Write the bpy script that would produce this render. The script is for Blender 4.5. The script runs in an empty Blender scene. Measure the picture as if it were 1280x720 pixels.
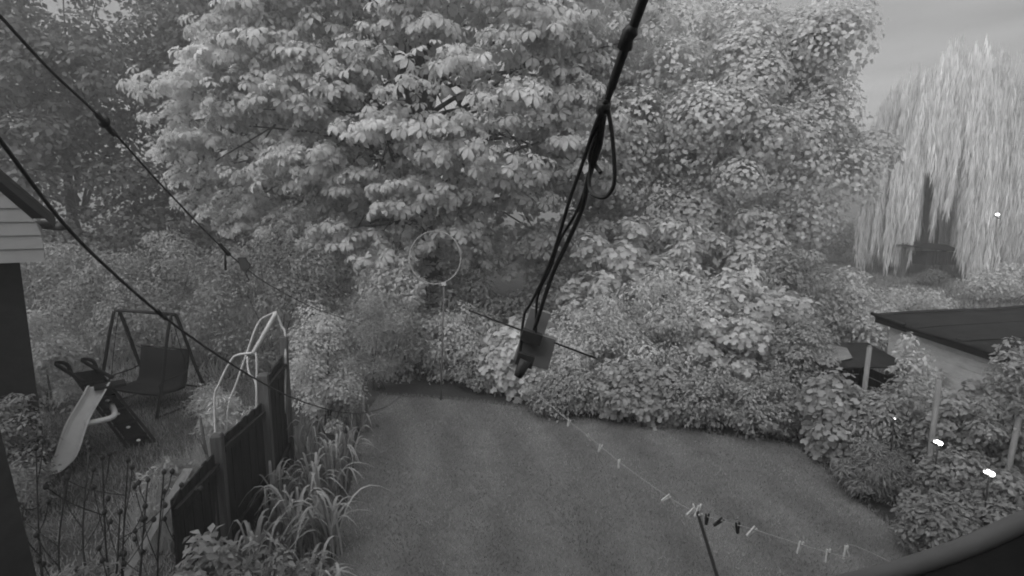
import bpy, math
import numpy as np
from mathutils import Vector, Matrix
rng = np.random.default_rng(7)
R = math.radians
sc = bpy.context.scene
C = sc.collection

# ------------------------------------------------------------------ camera, sky, sun, exposure
CAM_H, PITCH, F = 4.0, R(8.0), 640.0
cam_d = bpy.data.cameras.new('camera'); cam_d.sensor_width = 36.0; cam_d.lens = 18.0
cam_d.clip_start = 0.05; cam_d.clip_end = 900.0
cam = bpy.data.objects.new('camera', cam_d); C.objects.link(cam)
cam.location = (0, 0, CAM_H); cam.rotation_euler = (R(90) - PITCH, 0, 0)
sc.camera = cam

SUN_EL, SUN_AZ = 50.0, 214.0          # azimuth clockwise from +Y
SUN_STRENGTH, SKY_STRENGTH = 0.95, 0.084
w = bpy.data.worlds.new('World'); sc.world = w; w.use_nodes = True
nt = w.node_tree; nt.nodes.clear()
sky = nt.nodes.new('ShaderNodeTexSky'); sky.sky_type = 'NISHITA'; sky.sun_disc = False
sky.sun_elevation = R(SUN_EL); sky.sun_rotation = R(SUN_AZ)
sky.air_density = 1.6; sky.dust_density = 3.0; sky.ozone_density = 1.0
bw = nt.nodes.new('ShaderNodeRGBToBW')
tc = nt.nodes.new('ShaderNodeTexCoord')
mp = nt.nodes.new('ShaderNodeMapping'); mp.inputs['Scale'].default_value = (1.2, 1.2, 9.0); mp.inputs['Rotation'].default_value = (0, R(14), 0)
nz = nt.nodes.new('ShaderNodeTexNoise'); nz.inputs['Scale'].default_value = 2.2; nz.inputs['Detail'].default_value = 6; nz.inputs['Roughness'].default_value = 0.6
mr = nt.nodes.new('ShaderNodeMapRange'); mr.inputs['From Min'].default_value = 0.3; mr.inputs['From Max'].default_value = 0.75
mr.inputs['To Min'].default_value = 0.86; mr.inputs['To Max'].default_value = 1.24
mu = nt.nodes.new('ShaderNodeMath'); mu.operation = 'MULTIPLY'
bg = nt.nodes.new('ShaderNodeBackground'); bg.inputs['Strength'].default_value = SKY_STRENGTH
ow = nt.nodes.new('ShaderNodeOutputWorld')
L = nt.links.new
L(sky.outputs[0], bw.inputs[0]); L(tc.outputs['Generated'], mp.inputs[0]); L(mp.outputs[0], nz.inputs['Vector'])
L(nz.outputs['Fac'], mr.inputs['Value']); L(bw.outputs[0], mu.inputs[0]); L(mr.outputs[0], mu.inputs[1])
L(mu.outputs[0], bg.inputs['Color']); L(bg.outputs[0], ow.inputs[0])

sun_d = bpy.data.lights.new('sun', 'SUN'); sun_d.energy = SUN_STRENGTH; sun_d.angle = R(95); sun_d.color = (1, 1, 1)
sun = bpy.data.objects.new('sun', sun_d); C.objects.link(sun); sun.location = (5, -5, 20)
sd = Vector((math.sin(R(SUN_AZ)) * math.cos(R(SUN_EL)), math.cos(R(SUN_AZ)) * math.cos(R(SUN_EL)), math.sin(R(SUN_EL))))
sun.rotation_euler = sd.to_track_quat('Z', 'Y').to_euler()
vs = sc.view_settings; vs.view_transform = 'Standard'; vs.look = 'None'; vs.gamma = 1.0; vs.use_curve_mapping = False
vs.exposure = 0.62
sc.cycles.use_adaptive_sampling = True; sc.cycles.adaptive_threshold = 0.025; sc.cycles.max_bounces = 7; sc.cycles.diffuse_bounces = 4; sc.cycles.glossy_bounces = 2; sc.cycles.transmission_bounces = 4; sc.cycles.volume_bounces = 0
sc.cycles.filter_width = 1.9

# ------------------------------------------------------------------ helpers
cp, sp = math.cos(PITCH), math.sin(PITCH)
def P(px, py, zc):
    """a point seen at that pixel of the 1280 x 720 photograph, zc metres in front of the lens"""
    u, v = (px - 640) / F, (360 - py) / F
    return Vector((u * zc, zc * (cp + v * sp), CAM_H + zc * (v * cp - sp)))
def G(px, py, z=0.0):
    """where the sight line of that pixel meets the height z"""
    v = (360 - py) / F
    return P(px, py, (CAM_H - z) / (sp - v * cp))
def tag(o, label=None, cat=None, group=None, kind=None):
    if label: o['label'] = label
    if cat: o['category'] = cat
    if group: o['group'] = group
    if kind: o['kind'] = kind
    return o
def empty(name, loc, label=None, cat=None, group=None):
    o = bpy.data.objects.new(name, None); C.objects.link(o); o.location = loc; o.empty_display_size = 0.1
    return tag(o, label, cat, group)
def link(name, me, mat=None, parent=None, smooth=False):
    o = bpy.data.objects.new(name, me); C.objects.link(o)
    if mat is not None and not me.materials: me.materials.append(mat)
    if smooth:
        me.polygons.foreach_set('use_smooth', np.ones(len(me.polygons), dtype=bool))
    if parent is not None:
        o.parent = parent; o.matrix_parent_inverse = Matrix.Translation(parent.location).inverted() if parent.parent is None else Matrix.Identity(4)
        if parent.parent is not None:
            o.matrix_parent_inverse = Matrix.Translation(parent.location + (parent.parent.location if parent.parent else Vector())).inverted()
            o.matrix_parent_inverse = Matrix.Identity(4)
    return o
def pyobj(name, verts, faces, mat, parent=None, smooth=False):
    me = bpy.data.meshes.new(name); me.from_pydata([tuple(v) for v in verts], [], faces); me.update()
    return link(name, me, mat, parent, smooth)
def tri_mesh(name, V, T, tint=None, mat=None):
    me = bpy.data.meshes.new(name)
    V = np.ascontiguousarray(V, dtype=np.float32); T = np.ascontiguousarray(T, dtype=np.int32)
    me.vertices.add(len(V)); me.vertices.foreach_set('co', V.ravel())
    me.loops.add(T.size); me.loops.foreach_set('vertex_index', T.ravel())
    me.polygons.add(len(T)); me.polygons.foreach_set('loop_start', np.arange(0, T.size, 3, dtype=np.int32))
    me.update(calc_edges=True)
    if tint is not None:
        a = me.attributes.new('tint', 'FLOAT', 'POINT'); a.data.foreach_set('value', np.ascontiguousarray(tint, dtype=np.float32))
    if mat: me.materials.append(mat)
    return me
class MB:
    def __init__(s): s.v, s.f = [], []
    def box(s, c, size, rot=None, taper=1.0):
        n = len(s.v); rot = rot or Matrix.Identity(3)
        for k in (-1, 1):
            t = taper if k > 0 else 1.0
            for i, j in ((-1, -1), (1, -1), (1, 1), (-1, 1)):
                s.v.append(Vector(c) + rot @ Vector((i * size[0] / 2 * t, j * size[1] / 2 * t, k * size[2] / 2)))
        s.f += [tuple(n + q for q in f) for f in ((3, 2, 1, 0), (4, 5, 6, 7), (0, 1, 5, 4), (1, 2, 6, 5), (2, 3, 7, 6), (3, 0, 4, 7))]
        return s
    def tube(s, pts, rad, n=8, cap=True):
        pts = [Vector(p) for p in pts]; m = len(pts)
        rad = [rad] * m if not hasattr(rad, '__len__') else rad
        base = len(s.v); up = Vector((0.13, 0.31, 0.94)); x = None
        for i, p in enumerate(pts):
            t = (pts[min(i + 1, m - 1)] - pts[max(i - 1, 0)]).normalized()
            x = (up.cross(t) if x is None else x - t * x.dot(t))
            if x.length < 1e-4: x = t.orthogonal()
            x.normalize(); y = t.cross(x)
            for k in range(n):
                a = 2 * math.pi * k / n
                s.v.append(p + (x * math.cos(a) + y * math.sin(a)) * rad[i])
        for i in range(m - 1):
            for k in range(n):
                a, b = base + i * n + k, base + i * n + (k + 1) % n
                s.f.append((a, b, b + n, a + n))
        if cap:
            s.f.append(tuple(base + k for k in reversed(range(n)))); s.f.append(tuple(base + (m - 1) * n + k for k in range(n)))
        return s
    def ball(s, c, r, n=8, m=5):
        c = Vector(c); base = len(s.v); r = Vector(r) if hasattr(r, '__len__') else Vector((r, r, r))
        for i in range(1, m):
            th = math.pi * i / m
            for k in range(n):
                a = 2 * math.pi * k / n
                s.v.append(c + Vector((r.x * math.sin(th) * math.cos(a), r.y * math.sin(th) * math.sin(a), r.z * math.cos(th))))
        s.v += [c + Vector((0, 0, r.z)), c - Vector((0, 0, r.z))]; t, b = len(s.v) - 2, len(s.v) - 1
        for i in range(m - 2):
            for k in range(n):
                a, q = base + i * n + k, base + i * n + (k + 1) % n
                s.f.append((a, a + n, q + n, q))
        for k in range(n):
            s.f.append((t, base + k, base + (k + 1) % n)); e = base + (m - 2) * n
            s.f.append((b, e + (k + 1) % n, e + k))
        return s
    def prism(s, poly, off):
        """poly: list of points, extruded by the vector off"""
        n = len(s.v); k = len(poly); off = Vector(off)
        s.v += [Vector(p) for p in poly] + [Vector(p) + off for p in poly]
        s.f += [tuple(n + i for i in reversed(range(k))), tuple(n + k + i for i in range(k))]
        s.f += [(n + i, n + (i + 1) % k, n + k + (i + 1) % k, n + k + i) for i in range(k)]
        return s
    def build(s, name, mat, parent=None, smooth=False): return pyobj(name, s.v, s.f, mat, parent, smooth)
def spline(pts, k=6):
    pts = [Vector(p) for p in pts]; out = []
    for i in range(len(pts) - 1):
        a, b, c, d = pts[max(i - 1, 0)], pts[i], pts[i + 1], pts[min(i + 2, len(pts) - 1)]
        for j in range(k):
            t = j / k
            out.append(0.5 * ((2 * b) + (c - a) * t + (2 * a - 5 * b + 4 * c - d) * t * t + (3 * b - a - 3 * c + d) * t ** 3))
    out.append(pts[-1]); return out
def rotz(a): return Matrix.Rotation(a, 3, 'Z')
def frame(xaxis):
    """a rotation whose x follows xaxis and whose z stays as upright as it can"""
    x = Vector(xaxis).normalized(); y = Vector((0, 0, 1)).cross(x).normalized(); z = x.cross(y)
    return Matrix((x, y, z)).transposed()

# ------------------------------------------------------------------ materials (the camera sees near infrared: everything is grey)
MATS = {}
def mat(name, v, rough=0.8, noise=0.25, scale=12.0, spec=0.3, bump=0.0, stretch=(1, 1, 1), metallic=0.0):
    m = bpy.data.materials.new(name); m.use_nodes = True; t = m.node_tree; n = t.nodes; b = n['Principled BSDF']
    b.inputs['Roughness'].default_value = rough; b.inputs['Specular IOR Level'].default_value = spec; b.inputs['Metallic'].default_value = metallic
    co = n.new('ShaderNodeTexCoord'); ma = n.new('ShaderNodeMapping'); ma.inputs['Scale'].default_value = stretch
    no = n.new('ShaderNodeTexNoise'); no.inputs['Scale'].default_value = scale; no.inputs['Detail'].default_value = 8; no.inputs['Roughness'].default_value = 0.65
    rp = n.new('ShaderNodeMapRange'); rp.inputs['From Min'].default_value = 0.25; rp.inputs['From Max'].default_value = 0.75
    rp.inputs['To Min'].default_value = v * (1 - noise); rp.inputs['To Max'].default_value = v * (1 + noise)
    t.links.new(co.outputs['Object'], ma.inputs[0]); t.links.new(ma.outputs[0], no.inputs['Vector']); t.links.new(no.outputs['Fac'], rp.inputs['Value'])
    t.links.new(rp.outputs[0], b.inputs['Base Color'])
    if bump:
        bp = n.new('ShaderNodeBump'); bp.inputs['Strength'].default_value = bump; bp.inputs['Distance'].default_value = 0.02
        t.links.new(no.outputs['Fac'], bp.inputs['Height']); t.links.new(bp.outputs[0], b.inputs['Normal'])
    MATS[name] = m; return m
def leafmat(name, v, trans=0.45, spec=0.1, rough=0.6):
    m = bpy.data.materials.new(name); m.use_nodes = True; t = m.node_tree; n = t.nodes; b = n['Principled BSDF']; out = n['Material Output']
    b.inputs['Roughness'].default_value = rough; b.inputs['Specular IOR Level'].default_value = spec
    at = n.new('ShaderNodeAttribute'); at.attribute_name = 'tint'
    mu_ = n.new('ShaderNodeMath'); mu_.operation = 'MULTIPLY'; mu_.inputs[1].default_value = v
    tr = n.new('ShaderNodeBsdfTranslucent'); mx = n.new('ShaderNodeMixShader'); mx.inputs[0].default_value = trans
    t.links.new(at.outputs['Fac'], mu_.inputs[0]); t.links.new(mu_.outputs[0], b.inputs['Base Color']); t.links.new(mu_.outputs[0], tr.inputs['Color'])
    t.links.new(b.outputs[0], mx.inputs[1]); t.links.new(tr.outputs[0], mx.inputs[2]); t.links.new(mx.outputs[0], out.inputs['Surface'])
    return m
M_black = mat('black_rubber', 0.05, 0.4, 0.35, 60, 0.5, 0.2)
M_darkmetal = mat('dark_painted_metal', 0.02, 0.55, 0.3, 25)
M_fabric = mat('dark_fabric', 0.016, 0.9, 0.25, 60, bump=0.3)
M_hoop = mat('thin_grey_hoop', 0.36, 0.5, 0.3, 9)
M_sheet = mat('old_grey_sheet', 0.22, 0.8, 0.3, 5)
M_gland = mat('dark_grey_plastic', 0.07, 0.5, 0.25, 25)
M_white = mat('white_painted_tube', 0.62, 0.45, 0.3, 9)
M_pale = mat('pale_plastic', 0.85, 0.5, 0.12, 6)
M_bark = mat('bark', 0.15, 0.95, 0.5, 9, 0.1, 0.8, (1, 1, 0.25))
M_board = mat('weathered_fence_board', 0.05, 0.9, 0.45, 6, 0.15, 0.5, (3, 3, 0.35))
M_post = mat('fence_post_timber', 0.13, 0.9, 0.35, 7, 0.15, 0.5, (3, 3, 0.3))
M_stake = mat('bare_stake_timber', 0.24, 0.9, 0.3, 8, 0.15, 0.4, (3, 3, 0.3))
M_clad = mat('painted_cladding', 0.34, 0.7, 0.12, 3, 0.2, 0.15)
M_dark = mat('dark_wall', 0.022, 0.9, 0.4, 5, 0.1, 0.4)
M_felt = mat('roof_felt', 0.035, 0.92, 0.4, 4, 0.15, 0.5)
M_wall = mat('shed_wall_boards', 0.62, 0.85, 0.2, 5, 0.2, 0.2, (1, 1, 4))
M_box = mat('grey_plastic', 0.3, 0.55, 0.1, 12)
M_gutter = mat('gutter_plastic', 0.17, 0.6, 0.15, 10)
M_ground = mat('ground', 0.09, 0.98, 0.5, 3, 0.1, 0.6)
M_soil = mat('soil', 0.07, 0.98, 0.5, 14, 0.05, 0.9)
M_brick = mat('house_render', 0.2, 0.9, 0.2, 4)
M_twig = mat('dead_stem', 0.06, 0.9, 0.4, 30)
M_rod = mat('galvanised_rod', 0.03, 0.5, 0.2, 30)
M_string = mat('washing_line', 0.36, 0.7, 0.2, 30)
M_peg_pale = mat('pale_peg', 0.72, 0.5, 0.15, 30)
M_peg_dark = mat('dark_peg', 0.03, 0.5, 0.2, 30)
ML_chest = leafmat('chestnut_leaf', 0.72)
ML_maple = leafmat('maple_leaf', 0.74)
ML_dark = leafmat('dark_tree_leaf', 0.27, 0.4)  # lowered tone also carries the backlit shade on the left trees
ML_shrub = leafmat('shrub_leaf', 0.70)
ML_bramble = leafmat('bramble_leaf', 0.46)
ML_willow = leafmat('willow_leaf', 0.92, 0.5)
ML_grass = leafmat('grass_blade', 0.38, 0.4)
ML_strap = leafmat('strap_leaf', 0.48, 0.4)
ML_low = leafmat('border_leaf', 0.36)
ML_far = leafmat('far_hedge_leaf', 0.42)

# ------------------------------------------------------------------ leaf templates: x = width, y = length, z = upper face
def t_oval(wd=0.5, fold=0.12, droop=0.12):
    v = [(0, 0, 0), (wd * .42, .38, fold), (-wd * .42, .38, fold), (0, .5, 0.02), (wd * .3, .72, fold * .8 - droop * .4), (-wd * .3, .72, fold * .8 - droop * .4), (0, 1, -droop)]
    f = [(0, 1, 3), (0, 3, 2), (1, 4, 3), (3, 5, 2), (3, 4, 6), (3, 6, 5)]
    return np.array(v), np.array(f)
def t_lobed():
    v = [(0, 0.15, 0)]
    for k in range(12):
        a = -math.pi / 2 + 2 * math.pi * (k + .5) / 12
        r = 0.62 if k % 2 else 0.40
        if k in (5, 6): r = 0.66
        v.append((math.cos(a) * r, 0.45 + math.sin(a) * r * .95, -0.14 * r + 0.05 * math.sin(3 * a)))
    return np.array(v), np.array([(0, 1 + k, 1 + (k + 1) % 12) for k in range(12) if k != 11])
def t_small(): 
    v = [(0, 0, 0), (.27, .5, .07), (-.27, .5, .07), (0, 1, -.05)]
    return np.array(v), np.array([(0, 1, 3), (0, 3, 2)])
def t_strand():
    v = [(0, 0, 0), (.034, .4, .01), (-.034, .4, .01), (0, 1, -.02)]
    return np.array(v), np.array([(0, 1, 3), (0, 3, 2)])
def t_lance():
    v = [(0, 0, 0), (.09, .45, .02), (-.09, .45, .02), (0, 1, -.12)]
    return np.array(v), np.array([(0, 1, 3), (0, 3, 2)])
def leaflet(len_, az, e0, e1, wd):
    dr = np.array([math.sin(az), math.cos(az), 0.0]); sd_ = np.array([math.cos(az), -math.sin(az), 0.0]); up = np.array([0, 0, 1.0])
    d0 = dr * math.cos(e0) + up * math.sin(e0); d1 = dr * math.cos(e1) + up * math.sin(e1)
    n0 = np.cross(sd_, d0); b = d0 * 0.08
    c1 = b + d0 * len_ * .40; c2 = c1 + (d0 + d1) / 2 * len_ * .36; tp = c2 + d1 * len_ * .24
    k = 0.05 * len_
    V = [b, c1, c1 + sd_ * wd * .36 * len_ + n0 * k, c1 - sd_ * wd * .36 * len_ + n0 * k, c2, c2 + sd_ * wd * .5 * len_ + n0 * k, c2 - sd_ * wd * .5 * len_ + n0 * k, tp]
    T = [(0, 2, 1), (0, 1, 3), (1, 2, 5), (1, 5, 4), (1, 4, 6), (1, 6, 3), (4, 5, 7), (4, 7, 6)]
    return V, T
def t_chestnut(seed):
    r = np.random.default_rng(seed); V, T = [], []
    n = 6 if seed % 2 else 7
    for k in range(n):
        s = (k - (n - 1) / 2) / ((n - 1) / 2)
        v, t = leaflet((1.0 - .38 * abs(s) ** 1.4) * r.uniform(.9, 1.08), s * 2.1 + r.normal(0, .08), r.uniform(-.35, 0.1), r.uniform(-1.35, -.75), 0.42)
        T += [tuple(i + len(V) for i in q) for q in t]; V += v
    return np.array(V), np.array(T)
def t_leaf4(wd=.5, fold=.10, droop=.12):
    v = [(0, 0, 0), (wd * .5, .45, fold), (-wd * .5, .45, fold), (0, .52, 0), (0, 1, -droop)]
    return np.array(v), np.array([(0, 1, 3), (0, 3, 2), (1, 4, 3), (3, 4, 2)])
def t_lobe3():
    v = [(0, .35, 0), (0, 0, .02), (.5, .22, -.1), (.24, .5, .03), (.34, .86, -.08), (0, 1.05, -.12), (-.34, .84, -.08), (-.24, .5, .03), (-.5, .2, -.1)]
    return np.array(v), np.array([(0, 1, 2), (0, 2, 3), (0, 3, 4), (0, 4, 5), (0, 5, 6), (0, 6, 7), (0, 7, 8), (0, 8, 1)])
T_OVAL, T_LOBED, T_SMALL, T_LANCE = t_leaf4(), t_lobe3(), t_small(), t_lance()
T_CH = [t_chestnut(s) for s in range(4)]
def t_low(t_):
    V, T = t_; n = len(V) // 8; keep = [8 * i + k for i in range(n) for k in (0, 4, 5, 6, 7)]
    return V[keep], np.array([tuple(5 * i + q for q in f) for i in range(n) for f in ((0, 2, 1), (0, 1, 3), (1, 2, 4), (1, 4, 3))])
T_CHL = [t_low(t_) for t_ in T_CH]

def unit(a): return a / np.maximum(np.linalg.norm(a, axis=1, keepdims=True), 1e-6)
def rots(length_dir, normal):
    y = unit(length_dir); z = unit(normal - y * (normal * y).sum(1, keepdims=True)); x = np.cross(y, z)
    return np.stack([x, y, z], axis=2)                    # columns
def rots_n(length_dir, normal):
    z = unit(normal); y = unit(length_dir - z * (length_dir * z).sum(1, keepdims=True)); x = np.cross(y, z)
    return np.stack([x, y, z], axis=2)
def stamp(tmpl, pos, rot, size, tint):
    V, T = tmpl; n, k = len(pos), len(V)
    W = np.einsum('nij,kj->nki', rot, V) * size[:, None, None] + pos[:, None, :]
    F_ = T[None] + (np.arange(n) * k)[:, None, None]
    return W.reshape(-1, 3), F_.reshape(-1, 3), np.repeat(tint, k)
def join(parts):
    V, T, A, o = [], [], [], 0
    for v, t, a in parts: V.append(v); T.append(t + o); A.append(a); o += len(v)
    return np.concatenate(V), np.concatenate(T), np.concatenate(A)
def sph(n, r=rng):
    d = unit(r.normal(size=(n, 3))); return d
def clump_leaves(cl, per, size, up=0.5, jit=0.55, droop=0.35, shell=0.55, var=0.18, topbias=0.25, r=rng):
    """leaves on the shells of ellipsoidal clumps; cl: (n, 6) centre + radii"""
    n = len(cl); N = n * per
    c = np.repeat(cl[:, :3], per, 0); rad = np.repeat(cl[:, 3:], per, 0)
    d = sph(N, r); d[:, 2] += topbias; d = unit(d)
    p = c + d * rad * (shell + (1 - shell) * r.random((N, 1)) ** .6) * r.normal(1, .07, (N, 1))
    nrm = d * .8 + np.array([0, 0, up]) + r.normal(size=(N, 3)) * jit
    ln = d * np.array([1, 1, .4]) + r.normal(size=(N, 3)) * .55 + np.array([0, 0, -droop])
    s = size * r.uniform(.65, 1.3, N)
    ct = np.repeat(r.normal(1, var * .6, n), per)
    return p, rots_n(ln, nrm), s, np.clip(ct * r.normal(1, var, N), .45, 1.6)
def ell_clumps(c, rad, n, crad, flat=0.75, shell=(0.72, 1.0), zmin=-0.75, lump=0.12, seed=0, back=True, cut=.6):
    r = np.random.default_rng(seed); out = []
    while len(out) < n:
        d = sph(1, r)[0]
        if d[2] < zmin: continue
        if d[1] > 0.35 and (not back or r.random() < cut): continue
        k = r.uniform(*shell) * (1 + lump * math.sin(d[0] * 5 + seed) * math.cos(d[2] * 4 + seed * 2 + d[1] * 3))
        q = crad * r.uniform(.6, 1.35)
        out.append([c[0] + d[0] * rad[0] * k, c[1] + d[1] * rad[1] * k, c[2] + d[2] * rad[2] * k, q, q, q * flat])
    return np.array(out)
def limbs(root, base, tips, r0, parent, mat_, fork=0.45, name='limb', seed=0):
    """boughs from points up the trunk to some of the leaf clumps, each a part of its own"""
    r = np.random.default_rng(seed + 99)
    for t in tips:
        t = Vector(t); f = r.uniform(.25, .95); a = base[0].lerp(base[1], f)
        mid = a.lerp(t, .5) + Vector((r.normal(0, .25), r.normal(0, .25), r.uniform(.1, .7)))
        pts = spline([a, a.lerp(mid, .5) + Vector((0, 0, .12)), mid, t], 4); m = len(pts)
        MB().tube(pts, [r0 * (1 - .88 * i / (m - 1)) * (1 - .35 * f) for i in range(m)], 6).build(name, mat_, parent, True)
def shrub(name, label, cat, c, rad, n_cl, crad, per, size, tmpl=T_OVAL, m=None, seed=1, group=None, stems=5, up=.5, jit=.36, droop=.3, flat=.8, var=.12, part='foliage'):
    """c: the shrub's foot on the ground; rad: half width, half depth, height"""
    r = np.random.default_rng(seed)
    root = empty(name, c, label, cat, group)
    cc = (c[0], c[1], c[2] + rad[2] * .48)
    cl = ell_clumps(cc, (rad[0] - crad * .5, rad[1] - crad * .5, rad[2] * .52 - crad * .3), n_cl, crad, flat, (.55, 1.0), zmin=-.95, seed=seed, lump=.2)
    cl[:, 2] = np.maximum(cl[:, 2], c[2] + crad * .35)
    p, ro, s, ti = clump_leaves(cl, per, size, up, jit, droop, .4, var, r=r)
    ok = (p[:, 2] > c[2] + .015) & ((p[:, 1] < c[1] + rad[1] * .35) | (r.random(len(p)) < .45)); p, ro, s, ti = p[ok], ro[ok], s[ok], ti[ok]
    V, T, A = stamp(tmpl, p, ro, s, ti)
    o = link(part, tri_mesh(part, V, T, A, m or ML_shrub), None, root); o['kind'] = 'stuff'
    base = Vector(c)
    for i in range(stems):
        t = Vector(cl[(i * 7) % len(cl), :3]); b = base + Vector((r.normal(0, .12), r.normal(0, .1), -.02))
        MB().tube(spline([b, b.lerp(t, .5) + Vector((0, 0, .12)), t], 4), [.022 - .0018 * k for k in range(9)], 5).build('stem', M_bark, root, True)
    return root

# ------------------------------------------------------------------ the ground
def ring_obj(name, pts, z, m, kind='structure', sub=None):
    o = pyobj(name, [(p[0], p[1], z) for p in pts], [tuple(range(len(pts)))], m); o['kind'] = kind; return o
g = ring_obj('ground', [(-200, -30), (200, -30), (200, 260), (-200, 260)], -0.012, M_ground)

lawn_px = [(474, 494), (520, 496), (560, 499), (600, 503), (640, 508), (690, 517), (730, 522), (800, 530), (860, 538), (920, 547), (970, 553), (1000, 562), (1030, 585), (1062, 618), (1100, 648), (1150, 684)]
lawn = [G(*q) for q in lawn_px]
lawn += [Vector((4.95, 3.4, 0)), Vector((4.9, 1.2, 0)), Vector((-1.9, 1.2, 0)), G(415, 745), G(418, 700), G(428, 650), G(440, 600), G(446, 560), G(452, 525)]
M_lawn = mat('mown_lawn', 0.17, 0.95, 0.2, 3.0, 0.1, 0.25)
t = M_lawn.node_tree; b = t.nodes['Principled BSDF']                 # faint mower stripes and fine sward on the lawn
n2 = t.nodes.new('ShaderNodeTexNoise'); n2.inputs['Scale'].default_value = 55; n2.inputs['Detail'].default_value = 5
wv = t.nodes.new('ShaderNodeTexWave'); wv.inputs['Scale'].default_value = 0.3; wv.inputs['Distortion'].default_value = 1.6; wv.inputs['Detail'].default_value = 2
co = t.nodes.new('ShaderNodeTexCoord'); t.links.new(co.outputs['Object'], n2.inputs['Vector']); t.links.new(co.outputs['Object'], wv.inputs['Vector'])
mm = t.nodes.new('ShaderNodeMapRange'); mm.inputs['To Min'].default_value = .75; mm.inputs['To Max'].default_value = 1.25
m3 = t.nodes.new('ShaderNodeMapRange'); m3.inputs['To Min'].default_value = .9; m3.inputs['To Max'].default_value = 1.1
t.links.new(n2.outputs['Fac'], mm.inputs['Value']); t.links.new(wv.outputs['Fac'], m3.inputs['Value'])
src = b.inputs['Base Color'].links[0].from_socket
a1 = t.nodes.new('ShaderNodeMath'); a1.operation = 'MULTIPLY'; a2 = t.nodes.new('ShaderNodeMath'); a2.operation = 'MULTIPLY'
t.links.new(src, a1.inputs[0]); t.links.new(mm.outputs[0], a1.inputs[1]); t.links.new(a1.outputs[0], a2.inputs[0]); t.links.new(m3.outputs[0], a2.inputs[1])
t.links.new(a2.outputs[0], b.inputs['Base Color'])
ring_obj('lawn', lawn, 0.0, M_lawn)
bed = [G(474, 494) + Vector((-.4, .6, 0)), Vector((-1, 12.2, 0)), Vector((6.5, 10.4, 0)), Vector((7.2, 3.0, 0)), Vector((4.6, 3.0, 0))]
ring_obj('soil_border', bed, -0.004, M_soil)
ring_obj('bed_by_fence', [Vector((-3.6, 2.2, 0)), Vector((-1.8, 2.2, 0)), Vector((-2.2, 6.5, 0)), G(470, 500) + Vector((.1, 0, 0)), Vector((-4.9, 11.2, 0))], -0.006, M_soil)

def inside(poly, x, y):
    res = np.zeros(len(x), bool); j = len(poly) - 1
    for i in range(len(poly)):
        xi, yi, xj, yj = poly[i][0], poly[i][1], poly[j][0], poly[j][1]
        c = ((yi > y) != (yj > y)) & (x < (xj - xi) * (y - yi) / (yj - yi + 1e-12) + xi); res ^= c; j = i
    return res
def grass(name, label, poly, n, h, wd, m, seed, lean=.6, z=0.0):
    r = np.random.default_rng(seed); xs = [p[0] for p in poly]; ys = [p[1] for p in poly]
    x, y = r.uniform(min(xs), max(xs), n), r.uniform(min(ys), max(ys), n); ok = inside(poly, x, y); x, y = x[ok], y[ok]; n = len(x)
    hh = h * r.uniform(.5, 1.4, n); a = r.uniform(0, 2 * math.pi, n); l = hh * r.normal(0, lean, n)
    V = np.zeros((n, 3, 3)); ca, sa = np.cos(a), np.sin(a)
    V[:, 0] = np.stack([x - ca * wd, y - sa * wd, np.full(n, z - .002)], 1); V[:, 1] = np.stack([x + ca * wd, y + sa * wd, np.full(n, z - .002)], 1)
    V[:, 2] = np.stack([x - sa * l, y + ca * l, z + hh], 1)
    pat = .92 + .08 * np.sin(x * 2.1 + 1.3 * np.sin(y * .9)) * np.cos(y * 1.4 + x * .5) + .06 * np.sin(x * 5.3 + 2 * np.sin(y * 3.1)) * np.sin(y * 6.1 + 1.7 * np.sin(x * 2.7))
    if name == 'lawn_grass': pat = pat * (1 + .2 * np.tanh(2.5 * np.sin((x * .94 + y * .34) * 2 * math.pi / 1.05 + .25 * np.sin(y * 1.3))))   # mower stripes
    me = tri_mesh(name, V.reshape(-1, 3), np.arange(3 * n).reshape(-1, 3), np.repeat(np.clip(pat * r.normal(1, .15, n), .4, 1.7), 3), m)
    return tag(link(name, me), label, 'grass', kind='stuff')
grass('lawn_grass', 'short mown grass of the lawn in the middle', lawn, 160000, .03, .005, ML_grass, 3)
wr = np.random.default_rng(77); wx, wy = wr.uniform(-2.6, 4.9, 700), wr.uniform(3, 10.6, 700); ok = inside(lawn, wx, wy) & (wr.random(700) < .25 + .5 * (wy > 8.5)); wx, wy = wx[ok], wy[ok]; wn = len(wx) * 5
wp = np.stack([np.repeat(wx, 5), np.repeat(wy, 5), np.full(wn, .012)], 1); wa = wr.uniform(0, 6.28, wn)
wme = tri_mesh('lawn_weeds', *stamp(T_OVAL, wp, rots(np.stack([np.cos(wa), np.sin(wa), np.full(wn, .25)], 1), np.tile([0, 0, 1.0], (wn, 1)) + wr.normal(0, .2, (wn, 3))), wr.uniform(.018, .045, wn), wr.uniform(.6, 1.1, wn)), ML_grass)
tag(link('lawn_weeds', wme), 'small flat weeds scattered in the lawn', 'weeds', kind='stuff')
nb = [(-16, 3), (-3.3, 3), (-3.6, 6), (-4.6, 10.5), (-4.8, 12), (-16, 13)]
grass('rough_grass', 'rough long grass round the slide beyond the fence', nb, 75000, .085, .007, ML_grass, 4, .8)
grass('field_grass', 'rough pale grass below the weeping willow', [(12, 14), (40, 22), (44, 44), (14, 44)], 60000, .16, .03, ML_grass, 5, .7)
edge = []
for a, b_ in zip(lawn[:15], lawn[1:16]):
    d = (b_ - a).normalized(); nn = Vector((-d.y, d.x, 0)); edge.append((a, b_, nn))
ep = [a + nn * .10 for a, b_, nn in edge] + [edge[-1][1]] + [a - nn * .05 for a, b_, nn in reversed(edge)]
grass('edge_grass', 'ragged uncut grass along the far edge of the lawn', ep, 60000, .05, .005, ML_grass, 6, .7)

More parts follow.
